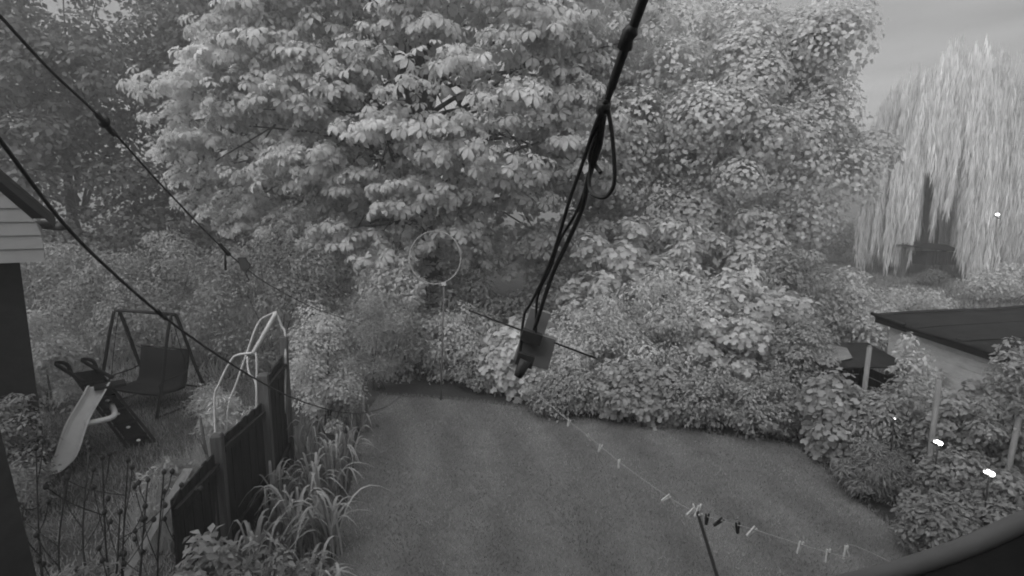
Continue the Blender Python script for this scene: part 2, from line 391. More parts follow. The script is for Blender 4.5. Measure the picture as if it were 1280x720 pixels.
# ------------------------------------------------------------------ own house behind the camera, bay roof in the corner
hw = empty('camera_house', (0, -.6, 0), 'rendered house wall that carries the camera', 'house')
MB().box((0, -4.2, 3.3), (13, 7.0, 6.6)).build('wall', M_brick, hw)
MB().prism([(-6.9, -8.0, 6.6), (-6.9, -.35, 6.6), (-6.9, -4.2, 9.2)], (13.8, 0, 0)).build('roof', M_felt, hw)

gp = [P(930, 756, .93), P(1010, 741, .93), P(1100, 721, .93), P(1190, 692, .93), P(1245, 669, .93), P(1320, 634, .93), P(1420, 580, .95)]
bay = empty('bay_roof', (.9, .4, 3.3), 'dark bay roof with a grey rounded gutter in the bottom right corner', 'roof')
gs = spline(gp, 6)
prof = []
for p, q in zip(gs, gs[1:] + [gs[-1] * 2 - gs[-2]]):
    d = (q - p).normalized(); s_ = d.cross(Vector((0, 0, 1))).normalized(); u_ = s_.cross(d)
    prof.append([p + s_ * (math.cos(a) * .0185) + u_ * (math.sin(a) * .0185) for a in np.linspace(-math.pi, math.pi, 13)[:-1]])
V = [v for rr in prof for v in rr]
pyobj('gutter', V, [(i * 12 + k, i * 12 + (k + 1) % 12, (i + 1) * 12 + (k + 1) % 12, (i + 1) * 12 + k) for i in range(len(prof) - 1) for k in range(12)], M_gutter, bay, True)
V, Fc = [], []
for p in gs: V += [p + Vector((0, -.012, -.004)), Vector((p.x * .98, -.55, p.z + .01)), p + Vector((0, -.012, -.10)), Vector((p.x * .98, -.55, p.z - .1))]
for i in range(len(gs) - 1):
    a, b_ = i * 4, (i + 1) * 4; Fc += [(a, a + 1, b_ + 1, b_), (a, b_, b_ + 2, a + 2), (a + 2, b_ + 2, b_ + 3, a + 3)]
pyobj('roof_sheet', V, Fc, M_dark, bay)

# ------------------------------------------------------------------ trees
# horse chestnut: drooping fans of big leaflets in tiers
def chestnut():
    base = Vector((-2.6, 16.2, 0)); root = empty('chestnut_tree', base, 'tall pale chestnut tree with drooping fans of big leaves behind the hedge', 'tree')
    c, rad = (-2.4, 16.2, 7.6), (6.7, 5.2, 5.9)
    r = np.random.default_rng(21)
    cl = ell_clumps(c, rad, 640, .74, .5, (.80, 1.04), zmin=-.97, lump=.16, seed=3, cut=.85)
    inn = ell_clumps(c, (rad[0] * .75, rad[1] * .75, rad[2] * .8), 60, 1.0, .5, (.6, .95), zmin=-.9, seed=5, back=False)
    front = ell_clumps(c, (rad[0] * .8, rad[1] * .97, rad[2] * .8), 110, .7, .5, (.9, 1.02), zmin=-.6, seed=9, cut=1.0); front = front[front[:, 1] < c[1] - 2.6]
    cl = np.concatenate([cl, inn, front])
    # tiers: pull heights towards layers that fall away from the trunk
    h = np.hypot(cl[:, 0] - c[0], cl[:, 1] - c[1]); z0 = cl[:, 2] + h * .18
    cl[:, 2] = np.round(z0 / .62) * .62 * .28 + z0 * .72 - h * .18 + r.normal(0, .15, len(cl))
    cl = cl[cl[:, 2] > 2.2]
    n = len(cl); per = 24; N = n * per
    cc = np.repeat(cl[:, :3], per, 0); rr = np.repeat(cl[:, 3:], per, 0)
    d = sph(N, r); d[:, 2] = np.abs(d[:, 2]) * .9 - .15; d = unit(d)
    p = cc + d * rr * (.55 + .5 * r.random((N, 1)))
    ln = d * np.array([1, 1, 0]) * 1.0 + (p - np.array(c)) * np.array([.06, .06, 0]) + r.normal(size=(N, 3)) * .4 + np.array([0, 0, -.6])
    nr = np.array([0, 0, .6]) + d * .75 + (p - np.array(c)) * .10 + r.normal(size=(N, 3)) * .3
    ro = rots(ln, nr); s = .27 * r.uniform(.6, 1.3, N); ti = np.clip(np.repeat(r.normal(1, .09, n), per) * r.normal(1, .1, N), .6, 1.4)
    # the 300 leaves nearest the camera are leaves of their own
    inner = p[:, 1] - .25 * np.abs(p[:, 2] - 5.0); order = np.argsort(inner)[:300]; own = np.zeros(N, bool); own[order] = True
    parts = []
    kind = r.integers(0, 4, N)
    for k in range(4):
        q = (kind == k) & ~own & (p[:, 1] < 13.2); parts.append(stamp(T_CH[k], p[q], ro[q], s[q], ti[q]))
        q = (kind == k) & ~own & (p[:, 1] >= 13.2) & (p[:, 1] < 15.6); parts.append(stamp(T_CHL[k], p[q], ro[q], s[q], ti[q]))
    q = ~own & (p[:, 1] >= 15.6); parts.append(stamp(t_leaf4(.9), p[q], ro[q], s[q] * 1.2, ti[q]))
    core = ell_clumps(c, (rad[0] * .8, rad[1] * .72, rad[2] * .86), 90, 1.1, .8, (.7, 1.0), zmin=-.95, seed=6, cut=.8); core = core[core[:, 2] > 2.6]
    parts.append(stamp(T_OVAL, *clump_leaves(core, 60, .34, r=r)))
    crown = link('crown', tri_mesh('crown', *join(parts), ML_chest), None, root); crown['kind'] = 'stuff'
    mesh = [tri_mesh('leaf', V, T, np.full(len(V), .94 + .05 * i), ML_chest) for i, (V, T) in enumerate(T_CH)]
    for i in order:
        o = bpy.data.objects.new('leaf', mesh[kind[i]]); C.objects.link(o); o.parent = crown
        m4 = Matrix([[*(ro[i, a] * s[i]), p[i, a]] for a in range(3)] + [[0, 0, 0, 1]]); o.matrix_local = m4
    top = Vector((-2.8, 16.2, 9.5))
    MB().tube(spline([base - Vector((0, 0, .1)), base + Vector((.1, 0, 2.0)), base + Vector((-.1, .1, 5)), top], 5), [.42 - .02 * i for i in range(16)], 10).build('trunk', M_bark, root, True)
    limbs(root, (base + Vector((0, 0, 1.6)), top), cl[::9, :3], .11, root, M_bark, seed=2)
chestnut()

def tree(name, label, base, c, rad, n_cl, crad, per, size, tmpl, m, seed, tiplimbs=14, tr=.3, flat=.7, group=None, zmin=-.9, shell=(.7, 1.05), var=.18, inner=40, up=.5, jit=.5, tb=.25, sh=.45, back=.3):
    r = np.random.default_rng(seed); base = Vector(base); root = empty(name, base, label, 'tree', group)
    cl = ell_clumps(c, rad, n_cl, crad, flat, shell, zmin=zmin, lump=.16, seed=seed)
    cl = np.concatenate([cl, ell_clumps(c, [q * .62 for q in rad], inner, crad * 1.4, flat, (.4, 1.0), seed=seed + 1)])
    p, ro, s, ti = clump_leaves(cl, per, size, up, jit, .45, sh, var, tb, r=r)
    ok = (p[:, 1] < c[1] + .2) | (r.random(len(p)) < back); p, ro, s, ti = p[ok], ro[ok], s[ok], ti[ok]
    o = link('crown', tri_mesh('crown', *stamp(tmpl, p, ro, s, ti), m), None, root); o['kind'] = 'stuff'
    top = Vector((c[0], c[1], c[2] + rad[2] * .35)); mid = base.lerp(top, .5) + Vector((r.normal(0, .3), r.normal(0, .3), 0))
    MB().tube(spline([base - Vector((0, 0, .1)), base.lerp(mid, .5), mid, top], 5), [tr * (1 - .045 * i) for i in range(16)], 9).build('trunk', M_bark, root, True)
    limbs(root, (base + Vector((0, 0, base.z + 1.4)), top), cl[::max(1, len(cl) // tiplimbs), :3], tr * .3, root, M_bark, seed=seed)
    return root
tree('maple_tree', 'broad maple tree with lobed leaves right of the chestnut, against the sky', (6.0, 16, 0), (5.5, 16.0, 6.0), (4.45, 3.4, 3.75), 165, .84, 620, .125, t_leaf4(.95), ML_maple, 31, tr=.26, flat=.85, zmin=-.97, inner=24, up=.45, jit=.26, tb=.35, sh=.86, back=.1, var=.09, shell=(.72, 1.06))
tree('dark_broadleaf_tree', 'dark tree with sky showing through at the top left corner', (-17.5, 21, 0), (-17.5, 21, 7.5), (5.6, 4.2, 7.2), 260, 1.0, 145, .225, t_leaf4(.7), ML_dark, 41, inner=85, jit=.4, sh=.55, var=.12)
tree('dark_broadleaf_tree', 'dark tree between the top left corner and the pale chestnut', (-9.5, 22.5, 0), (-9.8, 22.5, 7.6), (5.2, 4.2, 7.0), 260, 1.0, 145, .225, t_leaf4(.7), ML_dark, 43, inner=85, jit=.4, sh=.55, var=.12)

# weeping willow: long hanging strands
def willow(label, base, cx, cy, top, rx, ry, seed, n, zlow):
    r = np.random.default_rng(seed); base = Vector(base); root = empty('willow_tree', base, label, 'tree')
    parts = []
    nb_ = 46; ba = r.uniform(0, 2 * math.pi, nb_); bk = r.uniform(.25, 1.0, nb_) ** .7; bz = r.normal(0, .75, nb_); bl = np.abs(r.normal(0, .9, nb_))
    for i in range(n):
        j = int(r.integers(0, nb_)); loose = r.random() < .22
        a = r.uniform(0, 2 * math.pi) if loose else ba[j] + r.normal(0, .11); k = r.uniform(.15, 1) ** .6 if loose else min(1.05, max(.1, bk[j] + r.normal(0, .07))); x0, y0 = cx + rx * k * math.cos(a), cy + ry * k * math.sin(a)
        z1 = top - (top * .34) * k ** 3.4 + r.normal(0, .4) + .7 * math.sin(a * 4 + seed) * k + .5 * math.sin(a * 9 + 2 * seed) * k + (0 if loose else bz[j]); z0 = zlow + (0 if loose else bl[j]) + abs(r.normal(0, 1.3)) + (1 - k) * 3.0 + 1.6 * max(0, math.sin(a * 13 + seed)) ** 2
        if math.sin(a * 4.0 + 1.3 * seed) > .82: z0 += 3
        gx = (x0 + .5 * math.cos(a)) / (y0 + .5 * math.sin(a)) * base.y - base.x      # offset across the sight line of the trunk
        if abs(gx + .1) < .46 and y0 < cy + .6: z0 = max(z0, top * .6 + r.normal(0, .9))
        if -.7 < gx < 1.3 and y0 < cy: z0 = max(z0, 2.9 + abs(r.normal(0, .5)))
        if 1.35 < gx < 1.55 and y0 < cy: z0 = max(z0, 5.5 + r.normal(0, .6))
        if z1 - z0 < 1: continue
        m = int((z1 - z0) * 9); tt = np.linspace(0, 1, m)
        out = .55 * (1 - np.exp(-tt * 5)) * r.uniform(.4, 1.4)
        x = x0 + math.cos(a) * out + .06 * np.sin(tt * 6 + i) + r.normal(0, .05, m); y = y0 + math.sin(a) * out + r.normal(0, .05, m)
        z = z1 + .35 * np.sin(np.minimum(tt * 8, math.pi)) * .5 - (z1 - z0) * tt + r.normal(0, .03, m)
        d = np.stack([r.normal(0, .09, m), r.normal(0, .09, m), -np.ones(m)], 1)
        nr = np.stack([np.cos(a) + r.normal(0, .4, m), np.sin(a) + r.normal(0, .4, m), .7 + r.normal(0, .3, m)], 1)
        parts.append(stamp(t_strand(), np.stack([x, y, z], 1), rots(d, nr), r.uniform(.6, 1.15, m), np.clip(r.normal(1, .1) * r.normal(1, .12, m), .5, 1.5)))
    o = link('crown', tri_mesh('crown', *join(parts), ML_willow), None, root); o['kind'] = 'stuff'
    MB().tube(spline([base - Vector((0, 0, .2)), base + Vector((.2, 0, 3)), base + Vector((-.2, 0, 6)), Vector((cx, cy, top * .8))], 5), [.75 - .035 * i for i in range(16)], 10).build('trunk', M_bark, root, True)
    for k in range(9):
        a = k * .7 + r.uniform(-.2, .2); e = Vector((cx + rx * .75 * math.cos(a), cy + ry * .75 * math.sin(a), top * r.uniform(.72, .86))); s_ = base + Vector((0, 0, r.uniform(4, 7)))
        MB().tube(spline([s_, s_.lerp(e, .5) + Vector((0, 0, 1.6)), e], 5), [.24 - .02 * i for i in range(11)], 6).build('limb', M_bark, root, True)
willow('tall pale weeping willow under the open sky at the right', (28.5, 35.5, 0), 29.5, 35.5, 13.7, 4.7, 4.0, 3, 1450, .2)
willow('second weeping willow cut off by the right edge, lower than its neighbour', (37.4, 37, 0), 37.0, 37, 11.9, 4.8, 4.0, 8, 1100, .6)

# ------------------------------------------------------------------ far hedge and shrubs
def X(px, zc): return (px - 640) / F * zc
def foot(px, zc): return (X(px, zc), zc / cp - (CAM_H * sp / cp if False else 0), 0.0)
def at(px, zc):
    """foot on the ground of something seen at column px, zc in front of the lens"""
    y = (zc - CAM_H * sp) / cp; return ((px - 640) / F * zc, y, 0.0)
def htop(py, zc): return P(640, py, zc).z
far = [(-30, 27, 4.5), (-23, 26, 4.2), (-16, 25, 4.0), (-9.5, 25, 4.2), (-3, 24.5, 4.4), (3.5, 24, 4.2), (9.5, 23.5, 3.6)]
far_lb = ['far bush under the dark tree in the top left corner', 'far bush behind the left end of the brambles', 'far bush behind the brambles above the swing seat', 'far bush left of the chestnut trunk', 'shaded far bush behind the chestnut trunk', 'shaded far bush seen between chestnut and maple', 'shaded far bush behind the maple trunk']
for i, (x, y, h) in enumerate(far):
    shrub('far_bush', far_lb[i], 'bush', (x, y, 0), (4.2, 1.6, h), 40, 1.0, 110, .26, T_OVAL, ML_far, 60 + i, 'far bushes in the shade under the trees', 3)
for i, (x, y, h, wd, lb) in enumerate([(19.5, 42, 3.6, 5, 'far rounded bush left of the willow trunk'), (29, 44, 3.6, 6, 'far bush straight behind the tall willow'), (41, 45, 4.4, 7, 'far bush behind the second willow at the right edge')]):
    shrub('far_bush', lb, 'bush', (x, y, 0), (wd, 2, h), 40, 1.2, 110, .32, T_OVAL, ML_far, 80 + i, None, 3)
shrub('far_bush', 'low pale bush behind the felt shed roof at the right edge', 'bush', at(1262, 24), (2.4, 1.5, 1.75), 34, .6, 110, .16, T_OVAL, ML_shrub, 90)
shrub('far_bush', 'low bush between the shed roof and the willow', 'bush', at(1120, 20), (2.2, 1.3, 1.3), 34, .5, 110, .14, T_OVAL, ML_shrub, 91)

def S(label, px, top, zc, wd_px, dep, n_cl, crad, per, size, tmpl=T_OVAL, m=None, seed=1, **k):
    return shrub(k.pop('name', 'shrub'), label, k.pop('cat', 'shrub'), at(px, zc), (wd_px / F * zc / 2, dep, htop(top, zc)), n_cl, crad, per, size, tmpl, m, seed, **k)
# bramble bank on the left
S('bramble bank behind the swing seat, at its left', 70, 272, 13.8, 230, 1.4, 70, .5, 155, .095, T_OVAL, ML_bramble, 101, name='bramble', cat='bramble')
S('bramble bank right behind the swing seat', 215, 268, 13.8, 210, 1.4, 70, .5, 155, .095, T_OVAL, ML_bramble, 102, name='bramble', cat='bramble')
S('bramble bank behind the white tubular frame', 350, 262, 13.4, 210, 1.4, 76, .5, 155, .095, T_OVAL, ML_bramble, 103, name='bramble', cat='bramble')
S('leafy shrub against the dark wall at the left edge', 62, 388, 10.6, 105, .7, 36, .3, 170, .095, T_OVAL, ML_shrub, 104)
S('fine twiggy bush at the far left corner of the lawn', 478, 345, 11.9, 125, .9, 50, .36, 260, .075, T_LANCE, ML_bramble, 105)
S('soft pale mound of a bush beside the far fence post', 408, 388, 9.4, 96, .6, 50, .26, 250, .065, T_SMALL, ML_shrub, 106, var=.1)
# hedge behind the lawn, left to right
S('hedge shrub left of the hoop pole', 505, 308, 13.0, 130, 1.0, 50, .4, 150, .13, T_OVAL, ML_shrub, 107)
S('hedge shrub at the foot of the hoop pole', 575, 380, 12.7, 120, .8, 46, .34, 160, .11, T_OVAL, ML_shrub, 108)
S('low shrub hugging the lawn edge left of the hanging box', 615, 440, 11.9, 100, .4, 40, .25, 170, .09, T_OVAL, ML_bramble, 109)
S('hedge shrub behind the hanging grey box', 655, 395, 11.6, 110, .8, 46, .34, 100, .16, t_lobe3(), ML_shrub, 110)
S('tall pale hedge shrub right of the hanging box', 735, 372, 11.3, 140, .9, 56, .36, 240, .075, T_SMALL, ML_shrub, 111)
S('big bright hedge shrub below the maple', 835, 330, 11.6, 190, 1.1, 70, .42, 200, .095, T_OVAL, ML_shrub, 112)
S('bushy hedge shrub in front of the maple trunk', 925, 345, 11.2, 150, 1.0, 60, .4, 120, .15, t_lobe3(), ML_shrub, 113)
S('small leaved hedge shrub left of the lean-to', 985, 392, 10.4, 110, .9, 50, .36, 180, .09, T_OVAL, ML_bramble, 114)
S('leafy shrub behind the shed corner', 1045, 340, 13.2, 130, 1.0, 46, .4, 150, .12, T_OVAL, ML_shrub, 115)
S('shrub climbing behind the big bright hedge shrub', 775, 276, 13.4, 170, 1.0, 46, .42, 90, .2, t_lobe3(), ML_shrub, 116)
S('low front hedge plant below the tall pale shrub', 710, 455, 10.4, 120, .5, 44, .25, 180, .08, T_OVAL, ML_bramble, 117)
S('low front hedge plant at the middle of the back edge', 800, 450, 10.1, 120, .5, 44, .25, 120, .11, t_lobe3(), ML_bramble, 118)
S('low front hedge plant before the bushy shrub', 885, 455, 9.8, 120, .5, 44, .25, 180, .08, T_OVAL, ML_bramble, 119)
S('low front hedge plant at the far right corner of the lawn', 960, 465, 9.4, 110, .5, 44, .25, 180, .08, T_OVAL, ML_bramble, 120)
S('tall leafy shrub hiding the foot of the maple', 875, 262, 13.6, 180, 1.1, 54, .45, 100, .22, T_OVAL, ML_chest, 141)
S('tall loose shrub between maple and willow', 985, 296, 13.2, 150, 1.0, 50, .42, 150, .12, T_OVAL, ML_bramble, 142)
S('shaded bush low under the chestnut, seen through the hoop', 560, 335, 14.2, 150, 1.0, 46, .42, 130, .14, T_OVAL, ML_bramble, 143)
S('shaded bush above the hanging box', 690, 335, 14.2, 150, 1.0, 46, .42, 130, .14, T_OVAL, ML_far, 144)
# right border
S('leafy border shrub in front of the lean-to', 1035, 462, 8.6, 100, .55, 40, .26, 110, .12, t_lobe3(), ML_bramble, 121)
S('leafy border shrub below the shed wall', 1110, 470, 8.0, 110, .5, 44, .26, 170, .085, T_OVAL, ML_bramble, 122)
S('slender sapling with sparse leaves in front of the shed corner', 1122, 386, 8.3, 50, .22, 28, .14, 44, .085, T_OVAL, ML_shrub, 123, name='sapling', cat='sapling', stems=2)
S('tall leafy shrub before the shed wall near the right edge', 1238, 402, 7.0, 84, .35, 46, .18, 105, .075, T_OVAL, ML_bramble, 124)
S('loose upright shrub around the stake above the upper reflector', 1178, 455, 7.3, 64, .3, 36, .17, 60, .085, t_lobe3(), ML_bramble, 145)
S('loose leafy spray in front of the shed wall', 1150, 440, 8.8, 60, .3, 30, .18, 60, .09, T_OVAL, ML_shrub, 146)
S('grassy border plant left of the glinting reflectors', 1085, 545, 7.4, 90, .4, 40, .2, 190, .09, T_LANCE, ML_low, 125)
S('low plant between the two glinting reflectors', 1190, 566, 6.5, 110, .4, 44, .22, 190, .075, T_SMALL, ML_low, 126)
S('low plant spilling over the lawn edge above the gutter', 1175, 610, 6.1, 110, .35, 40, .18, 190, .07, T_SMALL, ML_low, 127)
S('dark low plant at the right edge above the gutter', 1262, 580, 5.9, 90, .4, 40, .2, 190, .075, T_OVAL, ML_low, 128)
S('border shrub behind the right timber stake', 1180, 500, 7.4, 90, .4, 36, .22, 150, .08, T_OVAL, ML_low, 129)
# bottom left bed
S('broad leaved plant at the foot of the near fence panel', 268, 648, 4.7, 90, .3, 40, .14, 40, .10, T_OVAL, ML_bramble, 130)
S('weedy clump under the dark wall at the left edge', 18, 486, 6.9, 110, .5, 44, .24, 200, .055, T_SMALL, ML_low, 133)
S('low weedy clump left of the slide foot', 28, 560, 6.0, 70, .35, 34, .18, 150, .05, T_LANCE, ML_low, 134)
S('leafy clump among the dead stalks at the bottom', 130, 672, 4.5, 130, .35, 40, .16, 60, .06, T_OVAL, ML_low, 135)
S('low leafy plant filling the bottom of the fence bed', 345, 668, 4.6, 120, .35, 40, .16, 70, .075, T_OVAL, ML_low, 131)
S('low leafy plant beside the lawn at the bottom', 395, 690, 4.7, 70, .3, 34, .13, 80, .06, T_OVAL, ML_low, 132)

S('wispy pale weeds behind the middle fence panel', 292, 476, 8.8, 70, .4, 26, .22, 90, .12, T_LANCE, ML_shrub, 147, up=.2, jit=.6)
S('tangled weeds between slide ladder and near fence panel', 225, 566, 6.6, 80, .4, 26, .2, 80, .11, T_LANCE, ML_bramble, 148, up=.2, jit=.6)
S('loose weeds at the right foot of the swing seat', 268, 478, 10.2, 60, .4, 24, .22, 80, .11, T_LANCE, ML_shrub, 149, up=.2, jit=.6)
# strap leaved clumps: every blade a part
def strap(label, px, zc, n, h, spread, seed, wd=.019):
    r = np.random.default_rng(seed); b = Vector(at(px, zc)); root = empty('strap_leaf_plant', b, label, 'plant', 'strap leaved plants along the fence')
    for i in range(int(n * .75)):
        a = r.uniform(0, 2 * math.pi); hh = h * r.uniform(.55, 1.15); s_ = spread * r.uniform(.4, 1.2); o = Vector((r.normal(0, .07), r.normal(0, .07), 0)); d = Vector((math.cos(a), math.sin(a), 0)); sd_ = Vector((-math.sin(a), math.cos(a), 0))
        V, Fc = [], []; m = 9; dr = r.uniform(.25, .95)
        for k in range(m):
            t_ = k / (m - 1); p = b + o + d * s_ * t_ ** 1.6 + Vector((0, 0, hh * (math.sin(min(t_ * 1.9, math.pi * .5 + t_)) - dr * max(0, t_ - .45) ** 1.6 * 1.6)))
            w_ = wd * (1 - t_ ** 3) * (.6 + .8 * t_ * (1 - t_) * 2) + .001
            V += [p - sd_ * w_, p + Vector((0, 0, -.006)), p + sd_ * w_]
        for k in range(m - 1):
            q = k * 3; Fc += [(q, q + 1, q + 4, q + 3), (q + 1, q + 2, q + 5, q + 4)]
        me = bpy.data.meshes.new('leaf'); me.from_pydata([tuple(v) for v in V], [], Fc); me.update()
        at_ = me.attributes.new('tint', 'FLOAT', 'POINT'); at_.data.foreach_set('value', np.full(len(V), r.uniform(.6, 1.35), dtype=np.float32))
        link('leaf', me, ML_strap, root, True)
strap('strap leaved plant nearest the near fence post', 322, 5.6, 34, .75, .45, 1)
strap('strap leaved plant in the middle of the fence bed', 372, 6.2, 40, .85, .5, 2)
strap('strap leaved plant with long arching blades over the lawn edge', 412, 6.1, 42, .8, .62, 3)
strap('strap leaved plant by the lower corner of the fence bed', 392, 5.4, 30, .55, .45, 4)
strap('strap leaved plant below the slack black cable', 418, 7.6, 36, .8, .5, 5)
strap('strap leaved tuft at the far left corner of the lawn', 452, 9.6, 26, .6, .5, 6)

strap('strap leaved plant in the gap before the pale mound', 395, 7.0, 36, .8, .5, 7)
strap('strap leaved plant against the middle fence panel', 352, 6.9, 34, .8, .45, 8)
strap('short strap leaved plant at the lawn edge, lowest of all', 420, 5.2, 28, .5, .4, 9)
strap('strap leaved plant between mound and lawn edge', 436, 8.3, 34, .7, .5, 10)
strap('strap leaved plant beside the far fence panel', 385, 8.2, 34, .85, .4, 11)
grass('bed_grass', 'weedy grass between the strap leaved plants', [(-3.4, 3.5), (-2.25, 3.5), (-2.4, 6.2), (-2.75, 8.3), (-3.2, 10.6), (-4.4, 10.6), (-3.5, 7)], 30000, .16, .006, ML_low, 12, .6)
grass('undergrowth', 'shaded undergrowth beneath the chestnut and the maple', [(-14, 12.6), (9, 11.5), (11, 23), (-14, 24)], 42000, .3, .025, ML_far, 13, .7)

grass('fence_overgrowth', 'pale wispy grass growing up behind the fence and round the white frame', [(-4.6, 5.6), (-3.55, 5.6), (-3.75, 7.0), (-4.2, 8.6), (-5.0, 8.6)], 9000, .55, .008, ML_strap, 14, .35)

# dead flower stalks: bottom left
def stalk(label, px, zc, toppx, toppy, seed):
    r = np.random.default_rng(seed); b = Vector(at(px, zc)); t_ = P(toppx, toppy, zc + r.uniform(-.2, .2)); root = empty('dead_flower_stalk', b, label, 'dead flower', 'dead flower stalks at the bottom left')
    main = spline([b, b.lerp(t_, .5) + Vector((r.normal(0, .05), r.normal(0, .05), 0)), t_], 5)
    MB().tube(main, [.010 - .0004 * i for i in range(len(main))], 5).build('stem', M_twig, root, True)
    tips = [t_]
    for k in range(6):
        s_ = main[3 + k % 6]; e = s_ + Vector((r.normal(0, .16), r.normal(0, .12), r.uniform(.15, .5)))
        if e.z > t_.z + .1: e.z = t_.z + .05
        MB().tube(spline([s_, s_.lerp(e, .6) + Vector((0, 0, -.04)), e], 3), .0045, 4).build('twig', M_twig, root, True); tips.append(e)
    for e in tips:
        MB().ball(e, (.022, .022, .026), 7, 5).tube([e + Vector((0, 0, .012)), e + Vector((.004, 0, .032))], .005, 5).build('seed_head', M_twig, root, True)
for i, (px, zc, tx, ty, lb) in enumerate([(70, 4.6, 45, 560, 'leftmost dead flower stalk beside the dark pier'), (105, 4.8, 85, 590, 'dead flower stalk in front of the foot of the slide'), (130, 4.9, 112, 560, 'dead flower stalk crossing the lower slide chute'),
        (155, 4.7, 128, 572, 'tall dead stalk between slide chute and ladder'), (150, 4.5, 160, 575, 'dead flower stalk in front of the slide ladder'), (170, 4.9, 185, 600, 'dead flower stalk just right of the slide ladder'),
        (200, 4.8, 205, 590, 'dead flower stalk left of the pale plank'), (120, 4.4, 150, 640, 'short bent dead flower stalk low at the bottom left'), (220, 5.0, 232, 610, 'rightmost dead flower stalk beside the near fence panel')]):
    stalk(lb, px, zc, tx, ty, 300 + i)

# ------------------------------------------------------------------ fence on the left
fence = empty('boundary_fence', at(300, 6.2), 'dark board fence with grey posts stepping away along the left of the lawn', 'fence')
def fpanel(a, b, top0, top1, n):
    d = (b - a); nrm = Vector((-d.y, d.x, 0)).normalized(); st = d / n
    for z in (.35, (top0 + top1) / 2 - .18):
        rail = MB().prism([a - nrm * .045 + Vector((0, 0, z)), b - nrm * .045 + Vector((0, 0, z)), b - nrm * .045 + Vector((0, 0, z + .07)), a - nrm * .045 + Vector((0, 0, z + .07))], nrm * .04).build('rail', M_board, fence)
    for i in range(n):
        z = top0 + (top1 - top0) * (i + .5) / n + rng.normal(0, .008); p = a + st * i; o = nrm * (.006 * (i % 2))
        MB().prism([p + st * .02 + o, p + st * .99 + o, p + st * .99 + o + Vector((0, 0, z)), p + st * .02 + o + Vector((0, 0, z - .004))], nrm * .016).build('board', M_board, rail)
def fpost(p, h, w_=.11, m=None):
    p = Vector(p)
    sh = MB().box(p + Vector((0, 0, h / 2)), (w_, w_, h), rotz(.25)).build('post', m or M_post, fence)
    MB().box(p + Vector((0, 0, h + .012)), (w_ * 1.02, w_ * 1.02, .024), rotz(.25), .7).build('post_cap', m or M_post, sh)
fA, fB, fC, f0 = Vector(at(285, 5.87)), Vector(at(340, 7.08)), Vector(at(364, 8.3)), Vector(at(226, 4.85))
for v_ in (fA, fB, fC, f0): v_.z = 0
fpost(fA, 1.60); fpost(fB, 1.90, .13); fpost(fC, 2.12)
gap = lambda a, b: (a + (b - a).normalized() * .08, b - (b - a).normalized() * .08)
fpanel(*gap(f0, fA), 1.40, 1.44, 10); fpanel(*gap(fA, fB), 1.53, 1.56, 10); fpanel(*gap(fB, fC), 1.80, 1.86, 9)
pl = empty('leaning_plank', at(215, 5.6), 'pale plank leaning against the near end of the fence', 'plank')
a_, b_ = P(203, 640, 5.3), P(234, 588, 5.5)
pm = MB(); d_ = (b_ - a_).normalized(); s_ = Vector((.05, 0, 0)); a2_ = a_ - d_ * 1.05
pm.prism([a2_ - s_, a2_ + s_, b_ + s_, b_ - s_], Vector((0, .025, .01))).build('board', M_stake, pl)
st_ = empty('dark_stick', at(262, 5.7), 'dark bare stick standing by the near fence post', 'stick')
MB().tube(spline([at(275, 5.6), P(268, 640, 5.6), P(262, 590, 5.6), P(254, 545, 5.6), P(250, 520, 5.6)], 4), [.022] * 9 + [.02, .018, .017, .016, .018, .014, .012, .01], 6).build('stem', M_bark, st_, True)
MB().tube([P(259, 570, 5.6), P(249, 548, 5.55)], [.012, .006], 5).build('side_shoot', M_bark, st_, True)

# white tubular play frame behind the fence
wf = empty('play_frame', at(310, 8.2), 'white tubular metal play frame standing behind the fence', 'play frame')
def wt(name, pts, r_=.018): MB().tube(spline(pts, 5), r_, 8).build(name, M_white, wf, True)
z1, z2 = 7.9, 8.5
wt('near_arch', [P(275, 640, z1), P(268, 508, z1), P(274, 480, z1), P(288, 452, z1), P(296, 444, z1), P(316, 441, z1)])
wt('slanting_rail', [P(316, 442, z1), P(330, 418, z1), P(345, 391, z1 + .05)], .034)
wt('rear_leg', [P(283, 640, z2), P(284, 520, z2), P(296, 478, z2), P(309, 440, z2), P(319, 412, z2), P(326, 400, z2), P(334, 395, z2 - .2), P(345, 390, z1 + .05)])
wt('front_leg', [P(345, 391, z1 + .05), P(352, 408, z1 + .1), P(357, 436, z1 + .1), P(352, 620, z1 + .1)])
wt('brace', [P(316, 442, z1), P(321, 460, z1), P(318, 640, z1)], .016)
wt('cross_tube', [P(309, 446, z2 - .2), P(311, 466, z2 - .3), P(321, 492, z1 + .2), P(322, 640, z1 + .2)], .014)

